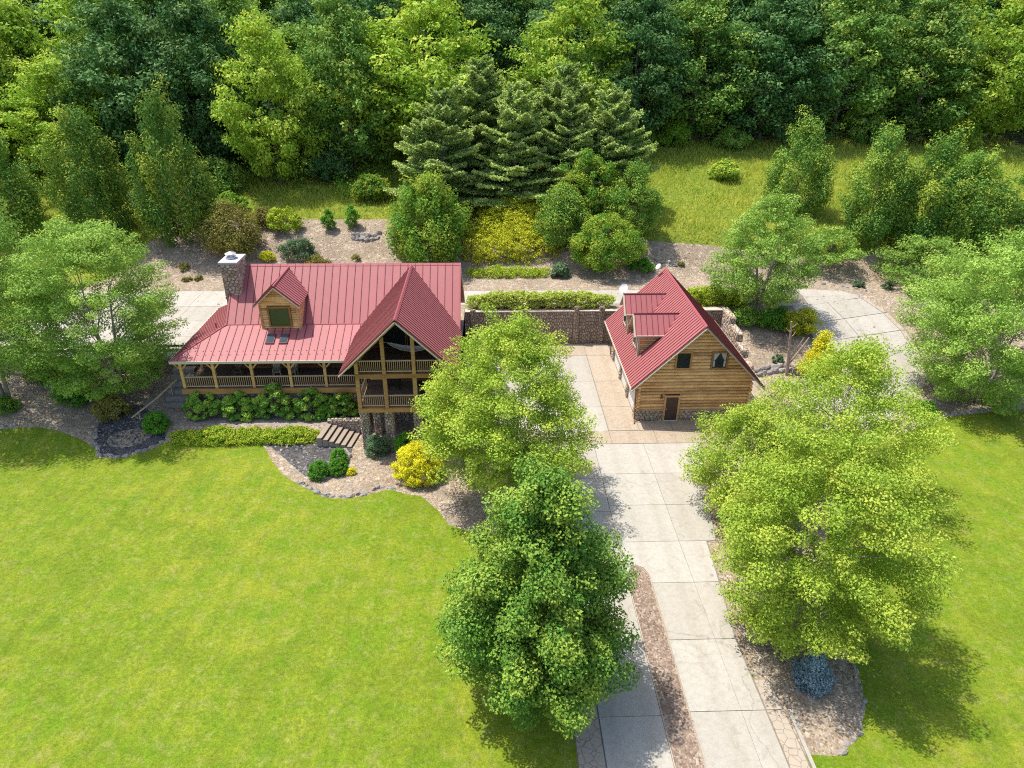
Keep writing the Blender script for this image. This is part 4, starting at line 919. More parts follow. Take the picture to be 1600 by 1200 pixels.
# ------------------------------------------------------------------ rocks
def rock_mesh(mb, x, y, z, sx, sy, sz, seed, rz=0):
    r_ = random.Random(seed); n, m = 7, 4; c, s = math.cos(rz), math.sin(rz); P = []
    for i in range(m):
        f = i/(m-1); k = (1.0, .98, .85, .55)[i]
        for j in range(n):
            t = 2*math.pi*j/n; q = k*r_.uniform(.78, 1.12); a, b = math.cos(t)*q*sx/2, math.sin(t)*q*sy/2
            P.append((x+a*c-b*s, y+a*s+b*c, z-sz*.4+sz*1.2*f*r_.uniform(.9, 1.06)))
    F_ = [tuple(range(n))[::-1], tuple(range((m-1)*n, m*n))]+[(i*n+j, i*n+(j+1) % n, (i+1)*n+(j+1) % n, (i+1)*n+j) for i in range(m-1) for j in range(n)]
    mb.poly(P, F_)
def edging(label, line, size=.35, seed=1, gap=1.0, hgt=.14, cat='stone edging', w=1):
    e = empty('stone_edging', (line[0][0], line[0][1], H(*line[0])), label, cat); r_ = random.Random(seed)
    acc = 0; k = 0
    for p, q in zip(line[:-1], line[1:]):
        L = math.dist(p, q); t = 0; a = math.atan2(q[1]-p[1], q[0]-p[0])
        while t < L:
            s = size*r_.uniform(.7, 1.5)
            for row in range(w):
                x = p[0]+(q[0]-p[0])*t/L+r_.uniform(-.08,.08); y = p[1]+(q[1]-p[1])*t/L+r_.uniform(-.08,.08)+row*size*.8
                mb = MB(); rock_mesh(mb, x, y, H(x, y), s*1.05, s*.72, hgt*r_.uniform(.7,1.5), r_.random(), a+r_.uniform(-.3,.3)); mb.build('stone', M['rock'], e)
            t += s*gap
edging('flat grey stones edging the left slate bed beside the lawn', [(-28.3,43.2),(-28.0,42.1),(-27.3,41.2),(-26,40.9),(-24.6,41.45),(-23.4,42.1)], .42, 3, .9, .16)
edging('grey ledge stones along the lawn below the three round boxwoods', [(-12.6,37.5),(-11.6,36.85),(-10.6,36.2),(-9.6,36.1),(-8.3,36.4),(-7.2,37.1),(-6.5,37.0)], .5, 5, .95, .16)
edging('stones stepping down beside the foot of the timber steps', [(-10.4,41.4),(-9.9,40.6),(-10.0,39.9)], .4, 6, .8, .22)
edging('low stones edging the bed beside the blue spruce', [(17.1,24),(16.95,22),(16.6,20.4),(15.6,18.7),(14.3,17.9)], .34, 8, 1.1, .12)
edging('grey ledge stones at the lawn edge under the far right birch', [(32.5,43.8),(35.3,45.3),(38.5,45.9),(42,46.4),(46,46.8)], .6, 9, .9, .22)
edging('rocks along the bed edge at the far left under the birches', [(-38,43.9),(-35.3,43.7),(-33.4,43.8)], .5, 10, 1.2, .2)
edging('stacked ledge rocks on the slope right of the garage', [(23.0,52.0),(24.4,52.5),(25.8,52.3),(26.6,51.6)], .7, 11, .7, .35, w=2)
edging('pile of flat ledge rocks lower on the slope right of the garage', [(23.9,50.3),(25.3,50.0),(26.6,50.3)], .6, 12, .7, .28, w=2)
edging('weathered ledge outcrop on the gravel bank above the house roof', [(-15.0,75.2),(-13.4,75.0),(-12.0,75.4)], .8, 13, .7, .3, w=2)
edging('brown flat stones on the gravel bank behind the garage', [(17.6,70.6),(19.0,70.2),(19.9,69.9)], .6, 14, 1.4, .15)
edging('scattered stones on the bank beside the curving drive', [(33.0,66.6),(35,66.2),(36.2,65.4),(38.2,63.8)], .4, 15, 1.9, .16)
# low brown dormant plants dotted over the left bank and lone things
# ================================================================== VEGETATION
KITE = False
def quads(P, N_, L, Wd, r_):
    """one pointed leaf per point (a kite for trees near the camera, else a triangle): centre P, normal N_, length L, width Wd"""
    n = N_/np.linalg.norm(N_, axis=1, keepdims=True)
    a = r_.normal(size=n.shape); u = np.cross(n, a); u /= np.linalg.norm(u, axis=1, keepdims=True)+1e-9; v = np.cross(n, u)
    L = L[:, None]; Wd = Wd[:, None]
    if not KITE:
        V = np.stack([P+v*Wd*.5-u*L*.42, P+u*L*.55, P-v*Wd*.5-u*L*.42], 1).reshape(-1, 3); return V, np.arange(len(V)).reshape(-1, 3)
    V = np.stack([P-u*L*.5, P+v*Wd*.5-u*L*.05+n*L*.06, P+u*L*.5, P-v*Wd*.5-u*L*.05+n*L*.06], 1).reshape(-1, 3)
    return V, np.arange(len(V)).reshape(-1, 4)
def leafy(C_, S_, n, leaf, r_, flat=.75, upb=.6, shell=.5, out=None, droop=0, crown_out=None, wr=.62):
    """leaves round clump centres C_ with radii S_; returns verts, faces, tint"""
    k = len(C_); w = S_**2; idx = r_.choice(k, n, p=w/w.sum())
    d = r_.normal(size=(n, 3)); d /= np.linalg.norm(d, axis=1, keepdims=True)
    rr = r_.random(n)**shell; off = d*rr[:, None]*S_[idx][:, None]; off[:, 2] *= flat
    if out is not None:                       # stretch clumps along their branch and let the ends hang
        o = out[idx]; al = (off*o).sum(1); off = off+o*al[:, None]*.8; off[:, 2] -= droop*np.maximum(al, 0)**2/np.maximum(S_[idx], .1)
    P = C_[idx]+off
    N_ = r_.normal(size=(n, 3))*.5+d*.8; N_[:, 2] += upb*.7
    L = leaf*r_.uniform(.65, 1.3, n); V, F_ = quads(P, N_, L, L*wr, r_)
    ct = r_.random(k)[idx]; co = 1 if crown_out is None else crown_out[idx]
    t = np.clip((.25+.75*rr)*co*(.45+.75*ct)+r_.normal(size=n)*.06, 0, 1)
    return V, F_, np.repeat(t, F_.shape[1])
def envelope(kind, t):
    if kind == 'round': return np.sqrt(np.clip(1-(2*t-1)**2, 0, 1))**.8
    if kind == 'dome': return np.clip(np.sqrt(np.clip(1-t**2, 0, 1)), 0, 1)*np.clip(.75+t*2, 0, 1)
    if kind == 'egg': return np.clip(np.sin(np.pi*np.clip(t, 0, 1)**.72)**.75, 0, 1)
    if kind == 'tear': return np.clip(np.sin(np.pi*np.clip(t, 0, 1)**.58)**.85, 0, 1)
    if kind == 'column': return np.clip(np.minimum((t*6+.35), 1)*np.clip((1-t)*1.8, 0, 1)**.65, 0, 1)
    if kind == 'cone': return np.clip((1-t)**.8*np.minimum(1, .55+t*6), 0, 1)
    if kind == 'spread': return np.clip(np.sin(np.pi*np.clip(t, 0, 1)**1.1)**.6, 0, 1)
def make_tree(name, hgt, rad, zb, kind, nclump, nleaf, leaf, cmat, tmat, seed, flat=.75, cs=.24, droop=0, trunks=1, r0=.16, stretch=True, lump=.2, inner=.45, limbs=26, shell=.5, upb=.6, wr=.62):
    """meshes of a trunk and a crown, base at the origin"""
    r_ = np.random.default_rng(seed)
    t = r_.random(nclump*4); R_ = envelope(kind, t); keep = r_.random(len(t)) < R_+.06; t = t[keep][:nclump]; R_ = R_[keep][:nclump]
    th = r_.random(len(t))*2*np.pi; ph = r_.random(6)*6.28
    lum = 1+lump*(.6*np.sin(3*th+ph[0]+4*t)+.5*np.sin(5*th+ph[1]-6*t)+.4*np.sin(2*th+ph[2]+9*t))
    u = 1-inner*r_.random(len(t))**1.6
    rr = rad*R_*lum*u; nt_ = max(6, nclump//16); t[:nt_] = r_.uniform(.8, .97, nt_); rr[:nt_] = rad*.32*r_.random(nt_)**.5; u[:nt_] = 1
    C_ = np.stack([rr*np.cos(th), rr*np.sin(th), zb+(hgt-zb)*t*(1+.04*np.sin(ph[3]+3*th))], 1)
    S_ = rad*cs*r_.uniform(.55, 1.25, len(t))*(.6+.4*R_)
    o = np.stack([np.cos(th), np.sin(th), np.full(len(t), .35 if kind != 'column' else 1.4)], 1); o /= np.linalg.norm(o, axis=1, keepdims=True)
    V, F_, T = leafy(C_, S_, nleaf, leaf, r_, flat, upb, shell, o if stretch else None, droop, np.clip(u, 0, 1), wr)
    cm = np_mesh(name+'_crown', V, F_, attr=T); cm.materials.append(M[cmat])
    mb = MB(); pr = random.Random(seed)
    tops = []
    for i in range(trunks):
        a = 2*math.pi*(i+pr.random()*.5)/trunks; sp = 0 if trunks == 1 else .22*rad
        b0 = Vector((math.cos(a)*.12*(trunks > 1), math.sin(a)*.12*(trunks > 1), -.25)); tp = Vector((math.cos(a)*sp+pr.uniform(-.2,.2), math.sin(a)*sp+pr.uniform(-.2,.2), zb+(hgt-zb)*.62))
        m1 = b0.lerp(tp, .35)+Vector((pr.uniform(-.15,.15), pr.uniform(-.15,.15), 0)); m2 = b0.lerp(tp, .7)+Vector((pr.uniform(-.15,.15), pr.uniform(-.15,.15), 0))
        rr0 = r0/(1 if trunks == 1 else 1.35); mb.tube([b0, b0.lerp(m1,.25), m1, m2, tp], [rr0*1.35, rr0, rr0*.8, rr0*.5, rr0*.18], 7); tops.append((b0, m1, m2, tp, rr0))
    order = np.argsort(-S_)[:limbs]
    for i in order:
        c = Vector(C_[i]); b0, m1, m2, tp, rr0 = min(tops, key=lambda q: (q[2].xy-c.xy).length)
        zz = max(zb*.7, min(c.z-.25*(c.xy.length)-.1*hgt*.3, tp.z*.97)); f = max(0, min(1, (zz-b0.z)/(tp.z-b0.z)))
        st = b0.lerp(m1, f/.35) if f < .35 else m1.lerp(m2, (f-.35)/.35) if f < .7 else m2.lerp(tp, (f-.7)/.3)
        mid = st.lerp(c, .55)+Vector((0, 0, .12*(c-st).length)); rl = rr0*(.42-.25*f)
        mb.tube([st, mid, c], [rl, rl*.6, rl*.2], 5, cap=False)
    tm = bpy.data.meshes.new(name+'_trunk'); tm.from_pydata(mb.v, [], mb.f); tm.polygons.foreach_set('use_smooth', [True]*len(tm.polygons)); tm.update(); tm.materials.append(M[tmat])
    return tm, cm
def plant(name, meshes, x, y, label, cat, group=None, rz=0, s=1, sz=None, z=None, dz=0):
    e = empty(name, (x, y, (H(x, y) if z is None else z)+dz), label, cat, group, rz=rz); e.scale = (s, s, sz or s)
    a = link('trunk', meshes[0], None, e); b = link('crown', meshes[1], None, e)
    return e
def bush(name, x, y, rx, ry, hgt, nleaf, leaf, mat, label, cat='shrub', group=None, seed=1, kind='dome', z=None, lump=.12, ncl=None, cs=.3, flat=.8, stem=True, rz=0, tmat='bark', shell=.45):
    r_ = np.random.default_rng(seed); n = ncl or 90
    t = r_.random(n*3); R_ = envelope(kind, t); k = r_.random(len(t)) < R_+.15; t = t[k][:n]; R_ = R_[k][:n]; th = r_.random(len(t))*6.283
    ph = r_.random(3)*6.28; lum = 1+lump*(np.sin(3*th+ph[0]+3*t)+.7*np.sin(5*th+ph[1])); u = 1-.5*r_.random(len(t))**2; m_ = min(rx, ry)*cs
    C_ = np.stack([(rx-m_*.6)*R_*lum*u*np.cos(th), (ry-m_*.6)*R_*lum*u*np.sin(th), m_*.4+(hgt-m_)*t], 1); S_ = m_*r_.uniform(.6, 1.25, len(t))
    V, F_, T = leafy(C_, S_, nleaf, leaf, r_, flat, .6, shell)
    V[:, 2] = np.maximum(V[:, 2], .02)
    cm = np_mesh(name+'_foliage', V, F_, attr=T); cm.materials.append(M[mat])
    z = H(x, y) if z is None else z
    e = empty(name, (x, y, z), label, cat, group, rz=rz)
    link('foliage', cm, None, e)
    mb = MB(); pr = random.Random(seed)
    for i in range(5):
        a = i*1.257+pr.random(); mb.tube([(0.05*math.cos(a),.05*math.sin(a),-.1),(rx*.3*math.cos(a),ry*.3*math.sin(a),hgt*.35),(rx*.55*math.cos(a),ry*.55*math.sin(a),hgt*.65)], [.045,.03,.01], 5)
    mb.build('stem', M[tmat], e, (0,0,0))
    return e
def row(name, boxes, nleaf, leaf, mat, label, cat, seed=1, size=.3, top=.9, origin=None, flat=.7, upb=.6):
    """hedge or creeping row: boxes of (x0,x1,y0,y1,z0,z1) filled at their surface with leaf clumps; z above the terrain"""
    r_ = np.random.default_rng(seed); Cs = []
    for (x0, x1, y0, y1, z0, z1) in boxes:
        n = int(((x1-x0)*(y1-y0)+2*(x1-x0)*(z1-z0)+2*(y1-y0)*(z1-z0))/size**2*3.2)
        P = np.stack([r_.uniform(x0, x1, n), r_.uniform(y0, y1, n), r_.uniform(z0, z1, n)], 1)
        m = np.sin((P[:, 0]-x0)/(x1-x0)*np.pi)**.18
        a = (2*(P[:, 1]-y0)/(y1-y0)-1); b = (P[:, 2]-z0)/(z1-z0); q = (np.abs(a)**3+b**3)**(1/3)
        k = (q > .45) & (q < 1.04*m+.06); Cs.append(P[k])
    C_ = np.concatenate(Cs); C_[:, 2] += h(C_[:, 0], C_[:, 1])+.14*np.sin(C_[:, 0]*1.7)*np.sin(C_[:, 1]*2+C_[:, 0]*.6)
    S_ = size*r_.uniform(.6, 1.2, len(C_))
    V, F_, T = leafy(C_, S_, nleaf, leaf, r_, flat, upb, .45)
    o = origin or (boxes[0][0], boxes[0][2], H(boxes[0][0]+.1, boxes[0][2]+.1))
    V = V-np.array(o); me = np_mesh(name, V, F_, attr=T); ob = link(name, me, M[mat]); ob.location = o
    return prop(ob, label, cat)
# --- birches
def birch(hgt, rad, zb, seed, n=52000, mat='L_birch', trunks=3, kind='egg', lump=.16, leaf=.15):
    return make_tree('birch', hgt, rad, zb, kind, 400, n, leaf, mat, 'birch_bark', seed, flat=.7, cs=.145, droop=.2, trunks=trunks, r0=.2, lump=lump, inner=.55, limbs=46, shell=.33, upb=.6)
plant('birch_tree', birch(13.4, 5.0, 1.0, 11, 110000, 'L_birchdull', leaf=.145, kind='round'), -28.2, 47.0, 'tall multi-stemmed birch at the left end of the house, its crown over the parking pad', 'tree')
plant('birch_tree', birch(16.0, 5.2, 2.5, 12, 50000, 'L_birchdull', leaf=.17, kind='round'), -36.4, 46.6, 'birch cut off by the left edge of the photo, beside the taller house birch', 'tree')
KITE = True
plant('birch_tree', birch(12.4, 4.8, 1.2, 13, 100000, leaf=.135), .9, 36.3, 'bright leafy birch between the house and the driveway', 'tree')
plant('birch_tree', birch(7.2, 3.7, .5, 14, 42000, lump=.3, leaf=.135), 15.6, 34.4, 'smaller birch nearest the garage wall, right of the driveway', 'tree')
plant('birch_tree', birch(10.2, 4.6, 1.4, 15, 56000, lump=.28, leaf=.135), 22.0, 36.4, 'loose see-through birch in front of the curving drive', 'tree')
plant('birch_tree', birch(11.0, 4.5, .5, 16, 125000, leaf=.12, kind='round'), 15.1, 24.2, 'large bright birch beside the blue spruce, nearest the camera on the right', 'tree')
KITE = False
plant('birch_tree', birch(12.9, 5.8, .3, 17, 105000, 'L_birchdull', leaf=.16, kind='round'), 38.8, 47.4, 'broad dense birch at the right edge outside the curving drive', 'tree')
plant('birch_tree', birch(11.4, 4.3, 1.2, 18, 48000, 'L_birchdull', leaf=.17), 25.0, 60.0, 'grey-green birch standing behind and right of the garage', 'tree')
# --- dark pears by the drive
pear = lambda hgt, rad, zb, seed, n: make_tree('pear', hgt, rad, zb, 'tear', 320, n, .135, 'L_pear', 'bark', seed, flat=.85, cs=.22, trunks=1, r0=.2, lump=.2, inner=.4, limbs=34, upb=.7, shell=.3)
KITE = True
plant('pear_tree', pear(11.6, 3.3, .7, 21, 150000), 1.95, 21.4, 'tall dark glossy-leaved tree nearest the camera at the left of the driveway', 'tree')
KITE = False
# --- columnar trees
def horn(hgt, rad, seed, n=26000, mat='L_horn'): return make_tree('hornbeam', hgt, rad, .4, 'column', 170, n, .25, mat, 'bark', seed, flat=1.25, cs=.25, trunks=1, r0=.16, lump=.2, inner=.45, limbs=24, upb=.5, shell=.33)
HB = [horn(12.8, 3.7, 31), horn(11.2, 3.6, 32)]
for x, y, k, s, sz, lb in (
  (-42.2,75.5,0,1.0,1.0,'leafy columnar tree with yellow tips, second of three left of the gravel bank'),
  (-33.3,75.3,1,1.02,1.28,'tall columnar tree with yellow tips at the left end of the gravel bank'),
  (-51.8,75.5,1,1.1,1.0,'columnar tree with yellow tips at the left edge of the photo'),
  (34.6,78.3,1,.95,.88,'columnar tree on the meadow behind the grey-green birch'),
  (40.8,72.6,0,.88,.88,'columnar tree in the middle of the three right of the meadow clearing'),
  (46.6,71.8,1,1.12,.98,'bushy broad columnar tree, rightmost of the yellow-tipped three on the meadow'),
  (50.6,71.2,0,.98,.78,'dark columnar tree touching the broad one on the right meadow')):
    plant('columnar_tree', HB[k], x, y, lb, 'tree', 'columnar trees in front of the forest', rz=rnd.random()*6, s=s*.88, sz=sz)
plant('columnar_tree', horn(8.9, 3.7, 33, 30000, 'L_vine'), -6.5, 71.9, 'dense rounded green tree right behind the log house ridge', 'tree')
plant('cedar_tree', make_tree('cedar', 7.4, 5.2, .2, 'dome', 200, 26000, .24, 'L_horn', 'bark', 34, flat=.4, cs=.2, limbs=14), 57.0, 71.5, 'wide low evergreen at the right edge of the meadow', 'tree')
plant('dogwood_tree', make_tree('dogwood', 4.9, 4.3, .6, 'dome', 160, 17000, .19, 'L_birchdull', 'bark', 35, flat=.4, cs=.2, limbs=16), 43.9, 66.0, 'low spreading tree on the slope above the curving drive', 'tree')
plant('dogwood_tree', make_tree('dogwood', 4.2, 2.7, .5, 'dome', 90, 9000, .19, 'L_birchdull', 'bark', 36, flat=.4, cs=.24, limbs=12), 35.6, 69.6, 'small spreading tree at the top of the gravel beside the grey-green birch', 'tree')
# --- pines
def pine(hgt, rad, seed, n=26000):
    r_ = np.random.default_rng(seed); lev = 24; Ps = []; Ns = []; T = []; mb = MB()
    mb.tube([(0,0,-.3),(0,0,hgt*.5),(0,0,hgt*.98)], [.24,.15,.03], 7)
    zs = np.linspace(.10, .985, lev)**.95
    tot = 0; Br = []
    for f in zs:
        for b in range(int(r_.integers(5, 8))):
            a = r_.random()*6.283; L = rad*((1-f)**.58*.98+.05)*r_.uniform(.5, 1.15); Br.append((f, a, L)); tot += L
    for f, a, L in Br:
        z0 = hgt*f+r_.uniform(-.4, .4); rise = .10+.5*f
        m_ = int(n*L/tot); t = r_.random(m_)**.6*.85+.15; wdt = L*.30*np.sin(np.pi*np.clip(t, 0, 1)**.9)**.7+.12
        lat = r_.normal(size=m_)*.45*wdt; rr = L*t; zz = z0+rise*L*(t**1.6)-.10*L*t+r_.normal(size=m_)*.08+.10
        Ps.append(np.stack([rr*math.cos(a)-lat*math.sin(a), rr*math.sin(a)+lat*math.cos(a), zz], 1)); T.append(np.clip(t*.8+r_.normal(size=m_)*.1, 0, 1))
        mb.tube([(0,0,z0-.05),(L*.5*math.cos(a),L*.5*math.sin(a),z0+rise*L*.33-.06*L),(L*.92*math.cos(a),L*.92*math.sin(a),z0+rise*L*.87-.09*L)], [.06*(1-f)+.02,.035*(1-f)+.012,.008], 4, cap=False)
    P = np.concatenate(Ps); T = np.concatenate(T); N_ = r_.normal(size=P.shape)*.55; N_[:, 2] += .9
    L = .36*r_.uniform(.7, 1.3, len(P)); V, F_ = quads(P, N_, L, L*.36, r_)
    cm = np_mesh('pine_crown', V, F_, attr=np.repeat(T, F_.shape[1])); cm.materials.append(M['L_pine'])
    tm = bpy.data.meshes.new('pine_trunk'); tm.from_pydata(mb.v, [], mb.f); tm.update(); tm.materials.append(M['bark']); return tm, cm
PN = [pine(13.0, 6.6, 41, 76000), pine(13.4, 6.6, 42, 76000), pine(12.2, 6.0, 43, 62000)]
for x, y, k, s, lb in ((-5.2,79.8,0,1.0,'layered white pine, leftmost of the pines behind the house'), (3.0,80.6,1,1.0,'layered white pine above the golden juniper slope'), (13.6,79.4,2,1.02,'greyer bushy white pine, rightmost of the pine group'),
                       (-1.2,85.6,1,1.1,'white pine standing behind the two front left pines'), (8.6,84.6,0,1.05,'white pine standing behind the gap of the two front right pines'), (9.0,80.3,0,.92,'lower white pine filling the gap left of the rightmost pine')):
    plant('pine_tree', PN[k], x, y, lb, 'tree', 'white pines between the buildings and the forest', rz=rnd.random()*6, s=s)
# --- shrubs on the bank behind
bush('olive_shrub', -27.4, 73.2, 3.4, 3.2, 5.9, 15000, .2, 'L_olive', 'bronze-tinged rounded shrub above the chimney', seed=51, kind='egg', ncl=140)
bush('light_shrub', -22.6, 76.6, 2.2, 1.6, 2.8, 6000, .17, 'L_juniper', 'loose light green shrub at the top of the bank right of the bronze shrub', seed=52)
bush('light_shrub', -25.2, 77.4, 1.4, 1.2, 2.2, 4000, .17, 'L_olive', 'small loose shrub tucked behind the bronze shrub', seed=152)
bush('blue_green_shrub', -20.6, 72.7, 2.3, 1.5, 2.2, 7000, .15, 'L_bluegreen', 'low blue-green shrub just behind the ridge of the big roof', seed=53)
bush('yellowish_shrub', -18.4, 71.4, 1.5, 1.0, 1.2, 3500, .13, 'L_olive', 'low yellowish shrub behind the ridge, right of the blue-green one', seed=54)
bush('yellowish_shrub', -23.8, 72.3, 1.0, .8, 1.1, 2500, .13, 'L_goldgreen', 'little yellow-green shrub at the foot of the bronze shrub', seed=55)
bush('upright_shrub', -17.8, 76.6, .85, .8, 2.4, 3500, .14, 'L_box', 'small upright green shrub on the gravel bank, left one of the pair', seed=56, kind='egg')
bush('upright_shrub', -15.3, 77.0, .95, .9, 2.6, 3500, .14, 'L_box', 'small upright green shrub on the gravel bank, right one of the pair', seed=57, kind='egg')
row('golden_juniper', [(-3.2,8.2,71.4,76.2,0,2.4), (-1.5,7.0,74.6,78.8,0,2.8)], 46000, .17, 'L_goldgreen', 'wide golden juniper thicket on the slope below the pines', 'shrub', 61, .5, flat=.5)
row('creeping_juniper', [(-2.6,6.3,68.7,70.3,0,.75)], 9000, .13, 'L_juniper', 'low bright green creeping juniper strip behind the upper drive', 'shrub', 62, .32)
bush('vine_mound', 12.1, 69.9, 4.0, 3.4, 6.3, 30000, .17, 'L_vine', 'big rounded vine-covered mound with yellow flecks behind the wall hedge', cat='bush', seed=63, ncl=200, kind='egg', cs=.22, lump=.08)
bush('vine_thicket', 7.6, 73.0, 3.2, 3.0, 7.0, 20000, .18, 'L_pear', 'dark vine thicket between the golden juniper and the round mound', cat='bush', seed=64, ncl=120, kind='egg')
bush('vine_thicket', 15.4, 73.2, 2.9, 2.8, 8.2, 20000, .18, 'L_pear', 'dark hanging vines at the right edge of the pine group', cat='bush', seed=65, ncl=110, kind='egg')
bush('vine_thicket', 10.6, 75.4, 4.4, 2.4, 8.2, 20000, .18, 'L_vine', 'vine thicket reaching up under the pines behind the round mound', cat='bush', seed=165, ncl=110, kind='egg')
bush('ornamental_grass', 7.3, 69.1, 1.0, .9, 1.5, 3500, .3, 'L_bluegreen', 'tuft of ornamental grass on the gravel behind the hedge', cat='grass clump', seed=66)
bush('low_shrub', 15.9, 69.6, 1.5, 1.1, 1.4, 3500, .15, 'L_box', 'small green shrub on the gravel beyond the garage ridge', seed=67)
row('clipped_hedge', [(-2.3,11.6,59.75,61.1,.25,1.5)], 62000, .125, 'L_hedge', 'long clipped yellow-green hedge on top of the retaining wall', 'hedge', 68, .26)
row('clipped_hedge', [(18.0,24.6,60.6,62.2,0,1.5)], 16000, .14, 'L_juniper', 'short hedge behind the garage, right of its ridge', 'hedge', 69, .3)
bush('green_shrub', 26.4, 58.2, 2.2, 1.5, 1.9, 6500, .16, 'L_box', 'dark green shrub at the foot of the grey-green birch', seed=70)
bush('green_shrub', 23.6, 58.8, 1.9, 1.4, 1.6, 5000, .16, 'L_shrub', 'green shrub between the garage wall end and the grey-green birch', seed=71)
bush('golden_shrub', 28.0, 56.8, 1.75, 1.5, 2.8, 9000, .13, 'L_goldgreen', 'rounded golden-green shrub at the inner edge of the curving drive', seed=72, kind='egg')
bush('golden_cypress', 27.6, 51.4, 1.95, 1.8, 3.9, 15000, .12, 'L_gold', 'bright yellow cone-shaped cypress right of the garage', seed=73, kind='cone', ncl=150)
for i, (x, y, r0_, lb) in enumerate(((-32.2,71.0,.8,'brownish dormant shrub on the left bank beyond the chimney'), (-31.0,68.6,.6,'small brown plant low on the bank left of the chimney'), (-29.9,68.9,.55,'small brown plant on the bank nearest the chimney'), (-9.6,72.6,.6,'tan dry tuft on the bank above the middle of the roof'), (-14.4,72.4,.6,'tan dry tuft below the ledge outcrop'), (20.2,70.0,.45,'brown tuft on the gravel behind the garage roof'))):
    bush('dormant_shrub', x, y, r0_, r0_, r0_*.9, 900, .12, 'L_olive', lb, seed=80+i, ncl=20)
for i, (x, y, lb) in enumerate(((37.4,65.6,'small green tuft on the bank, left of three beside the drive bend'), (40.0,65.0,'small green tuft on the bank, middle of three beside the drive bend'), (41.4,63.0,'small green tuft on the bank, right of three beside the drive bend'), (25.0,53.6,'low green plant on the ledge rocks beside the bare trunk'))):
    bush('green_tuft', x, y, .65, .6, .8, 1200, .13, 'L_bluegreen', lb, seed=90+i, ncl=20)
# --- front garden
for i, (x, r_, hh, lb) in enumerate(((-21.1,1.5,2.3,'leafy shrub under the porch rail, farthest left'), (-18.5,1.6,2.2,'leafy shrub under the porch rail, second from the left'), (-15.9,1.65,2.8,'leafy shrub under the middle of the porch rail with pale new leaves'),
                                  (-13.3,1.55,2.5,'leafy shrub under the porch rail, second from the right'), (-11.0,1.5,2.7,'leafy shrub beside the gabled porch corner'))):
    bush('porch_shrub', x, 44.75, r_, .85, hh, 11000, .18, 'L_shrub', lb, group='shrubs along the porch', seed=100+i, ncl=70)
bush('porch_shrub', -12.2, 44.5, .9, .6, 1.2, 2600, .17, 'L_box', 'low dark shrub at the foot of the shrubs nearest the steps', seed=107)
row('creeping_juniper', [(-22.9,-12.3,41.9,42.95,-.05,.4)], 70000, .10, 'L_juniper', 'long low bright juniper row between the path and the lawn', 'shrub', 110, .22)
bush('round_shrub', -24.0, 43.2, 1.0, 1.0, 1.5, 6500, .11, 'L_box', 'round green shrub at the left end of the juniper row', seed=111, lump=.04)
for i, (x, y, r_, lb) in enumerate(((-11.55,38.35,.80,'clipped round boxwood, left one of three by the slate bed'), (-10.35,38.75,.74,'clipped round boxwood, right one of three by the slate bed'), (-10.55,40.1,.68,'clipped round boxwood, rear one of three by the slate bed'))):
    bush('boxwood', x, y, r_, r_, r_*1.55, 9000, .07, 'L_box', lb, group='clipped boxwoods', seed=112+i, lump=.02, ncl=160, cs=.2)
bush('golden_shrub', -9.45, 38.6, .34, .34, .5, 1500, .08, 'L_gold', 'tiny yellow shrub beside the round boxwoods', seed=116)
bush('golden_cypress', -4.9, 38.1, 1.8, 1.65, 2.7, 30000, .085, 'L_gold', 'big rounded bright yellow cypress in front of the gabled porch', seed=117, ncl=320, cs=.16, lump=.03)
bush('pier_shrub', -8.0, 40.9, .95, .85, 1.75, 6000, .10, 'L_bluegreen', 'grey-green shrub at the left stone piers', seed=118)
bush('pier_shrub', -6.1, 41.0, .9, .8, 1.75, 6000, .10, 'L_box', 'fresh green shrub between the middle stone piers', seed=119)
bush('dark_shrub', -27.9, 44.9, 1.4, 1.2, 2.2, 6500, .14, 'L_olive', 'dull bronze shrub in the shade at the foot of the house birch', seed=120)
bush('dark_shrub', -31.4, 46.6, 1.8, 1.3, 1.9, 7000, .13, 'L_box', 'dark green shrub between the two left birches', seed=121)
bush('dark_shrub', -36.2, 45.6, 1.3, 1.1, 1.3, 4000, .13, 'L_shrub', 'low green plants under the leftmost birch', seed=122)
bush('dark_shrub', -34.2, 49.0, 2.4, 1.3, 2.4, 7000, .15, 'L_pear', 'shaded shrub against the left stone wall', seed=123)
bush('blue_spruce', 14.5, 21.3, 1.05, 1.0, 2.0, 16000, .10, 'L_spruce', 'small silvery blue spruce at the near end of the right bed', cat='tree', seed=124, kind='cone', ncl=160)
bush('low_shrub', 33.5, 45.6, 1.3, 1.0, 1.2, 3500, .14, 'L_box', 'dark low shrub under the left side of the far right birch', seed=125)
# bare pruned trunk
bt = MB(); b0 = Vector((25.3, 52.0, H(25.3,52)))
bt.tube([b0+Vector((0,0,-.2)), b0+Vector((-.1,0,1.0)), b0+Vector((-.25,.1,2.6)), b0+Vector((-.5,.1,4.9))], [.17,.14,.11,.07], 8)
for dx, dz, ex, ez, r_ in ((-.08,.9,1.3,3.4,.09),(-.1,1.2,.65,3.6,.08),(0,.4,2.0,1.7,.06),(-.3,3.2,-.75,3.7,.05),(-.36,4.0,-.85,4.3,.05),(-.42,4.4,-.1,4.9,.05),(-.2,2.2,-.7,2.7,.05),(-.3,3.5,.1,3.9,.045)):
    a = b0+Vector((dx,.05,dz)); c = b0+Vector((ex,rnd.uniform(-.3,.3),ez)); bt.tube([a, a.lerp(c,.5)+Vector((0,0,-.08)), c], [r_, r_*.85, r_*.5], 6)
prop(bt.build('bare_tree', M['dead'], None, tuple(b0)), 'bare pruned trunk with cut limbs standing on the slope right of the garage', 'tree')
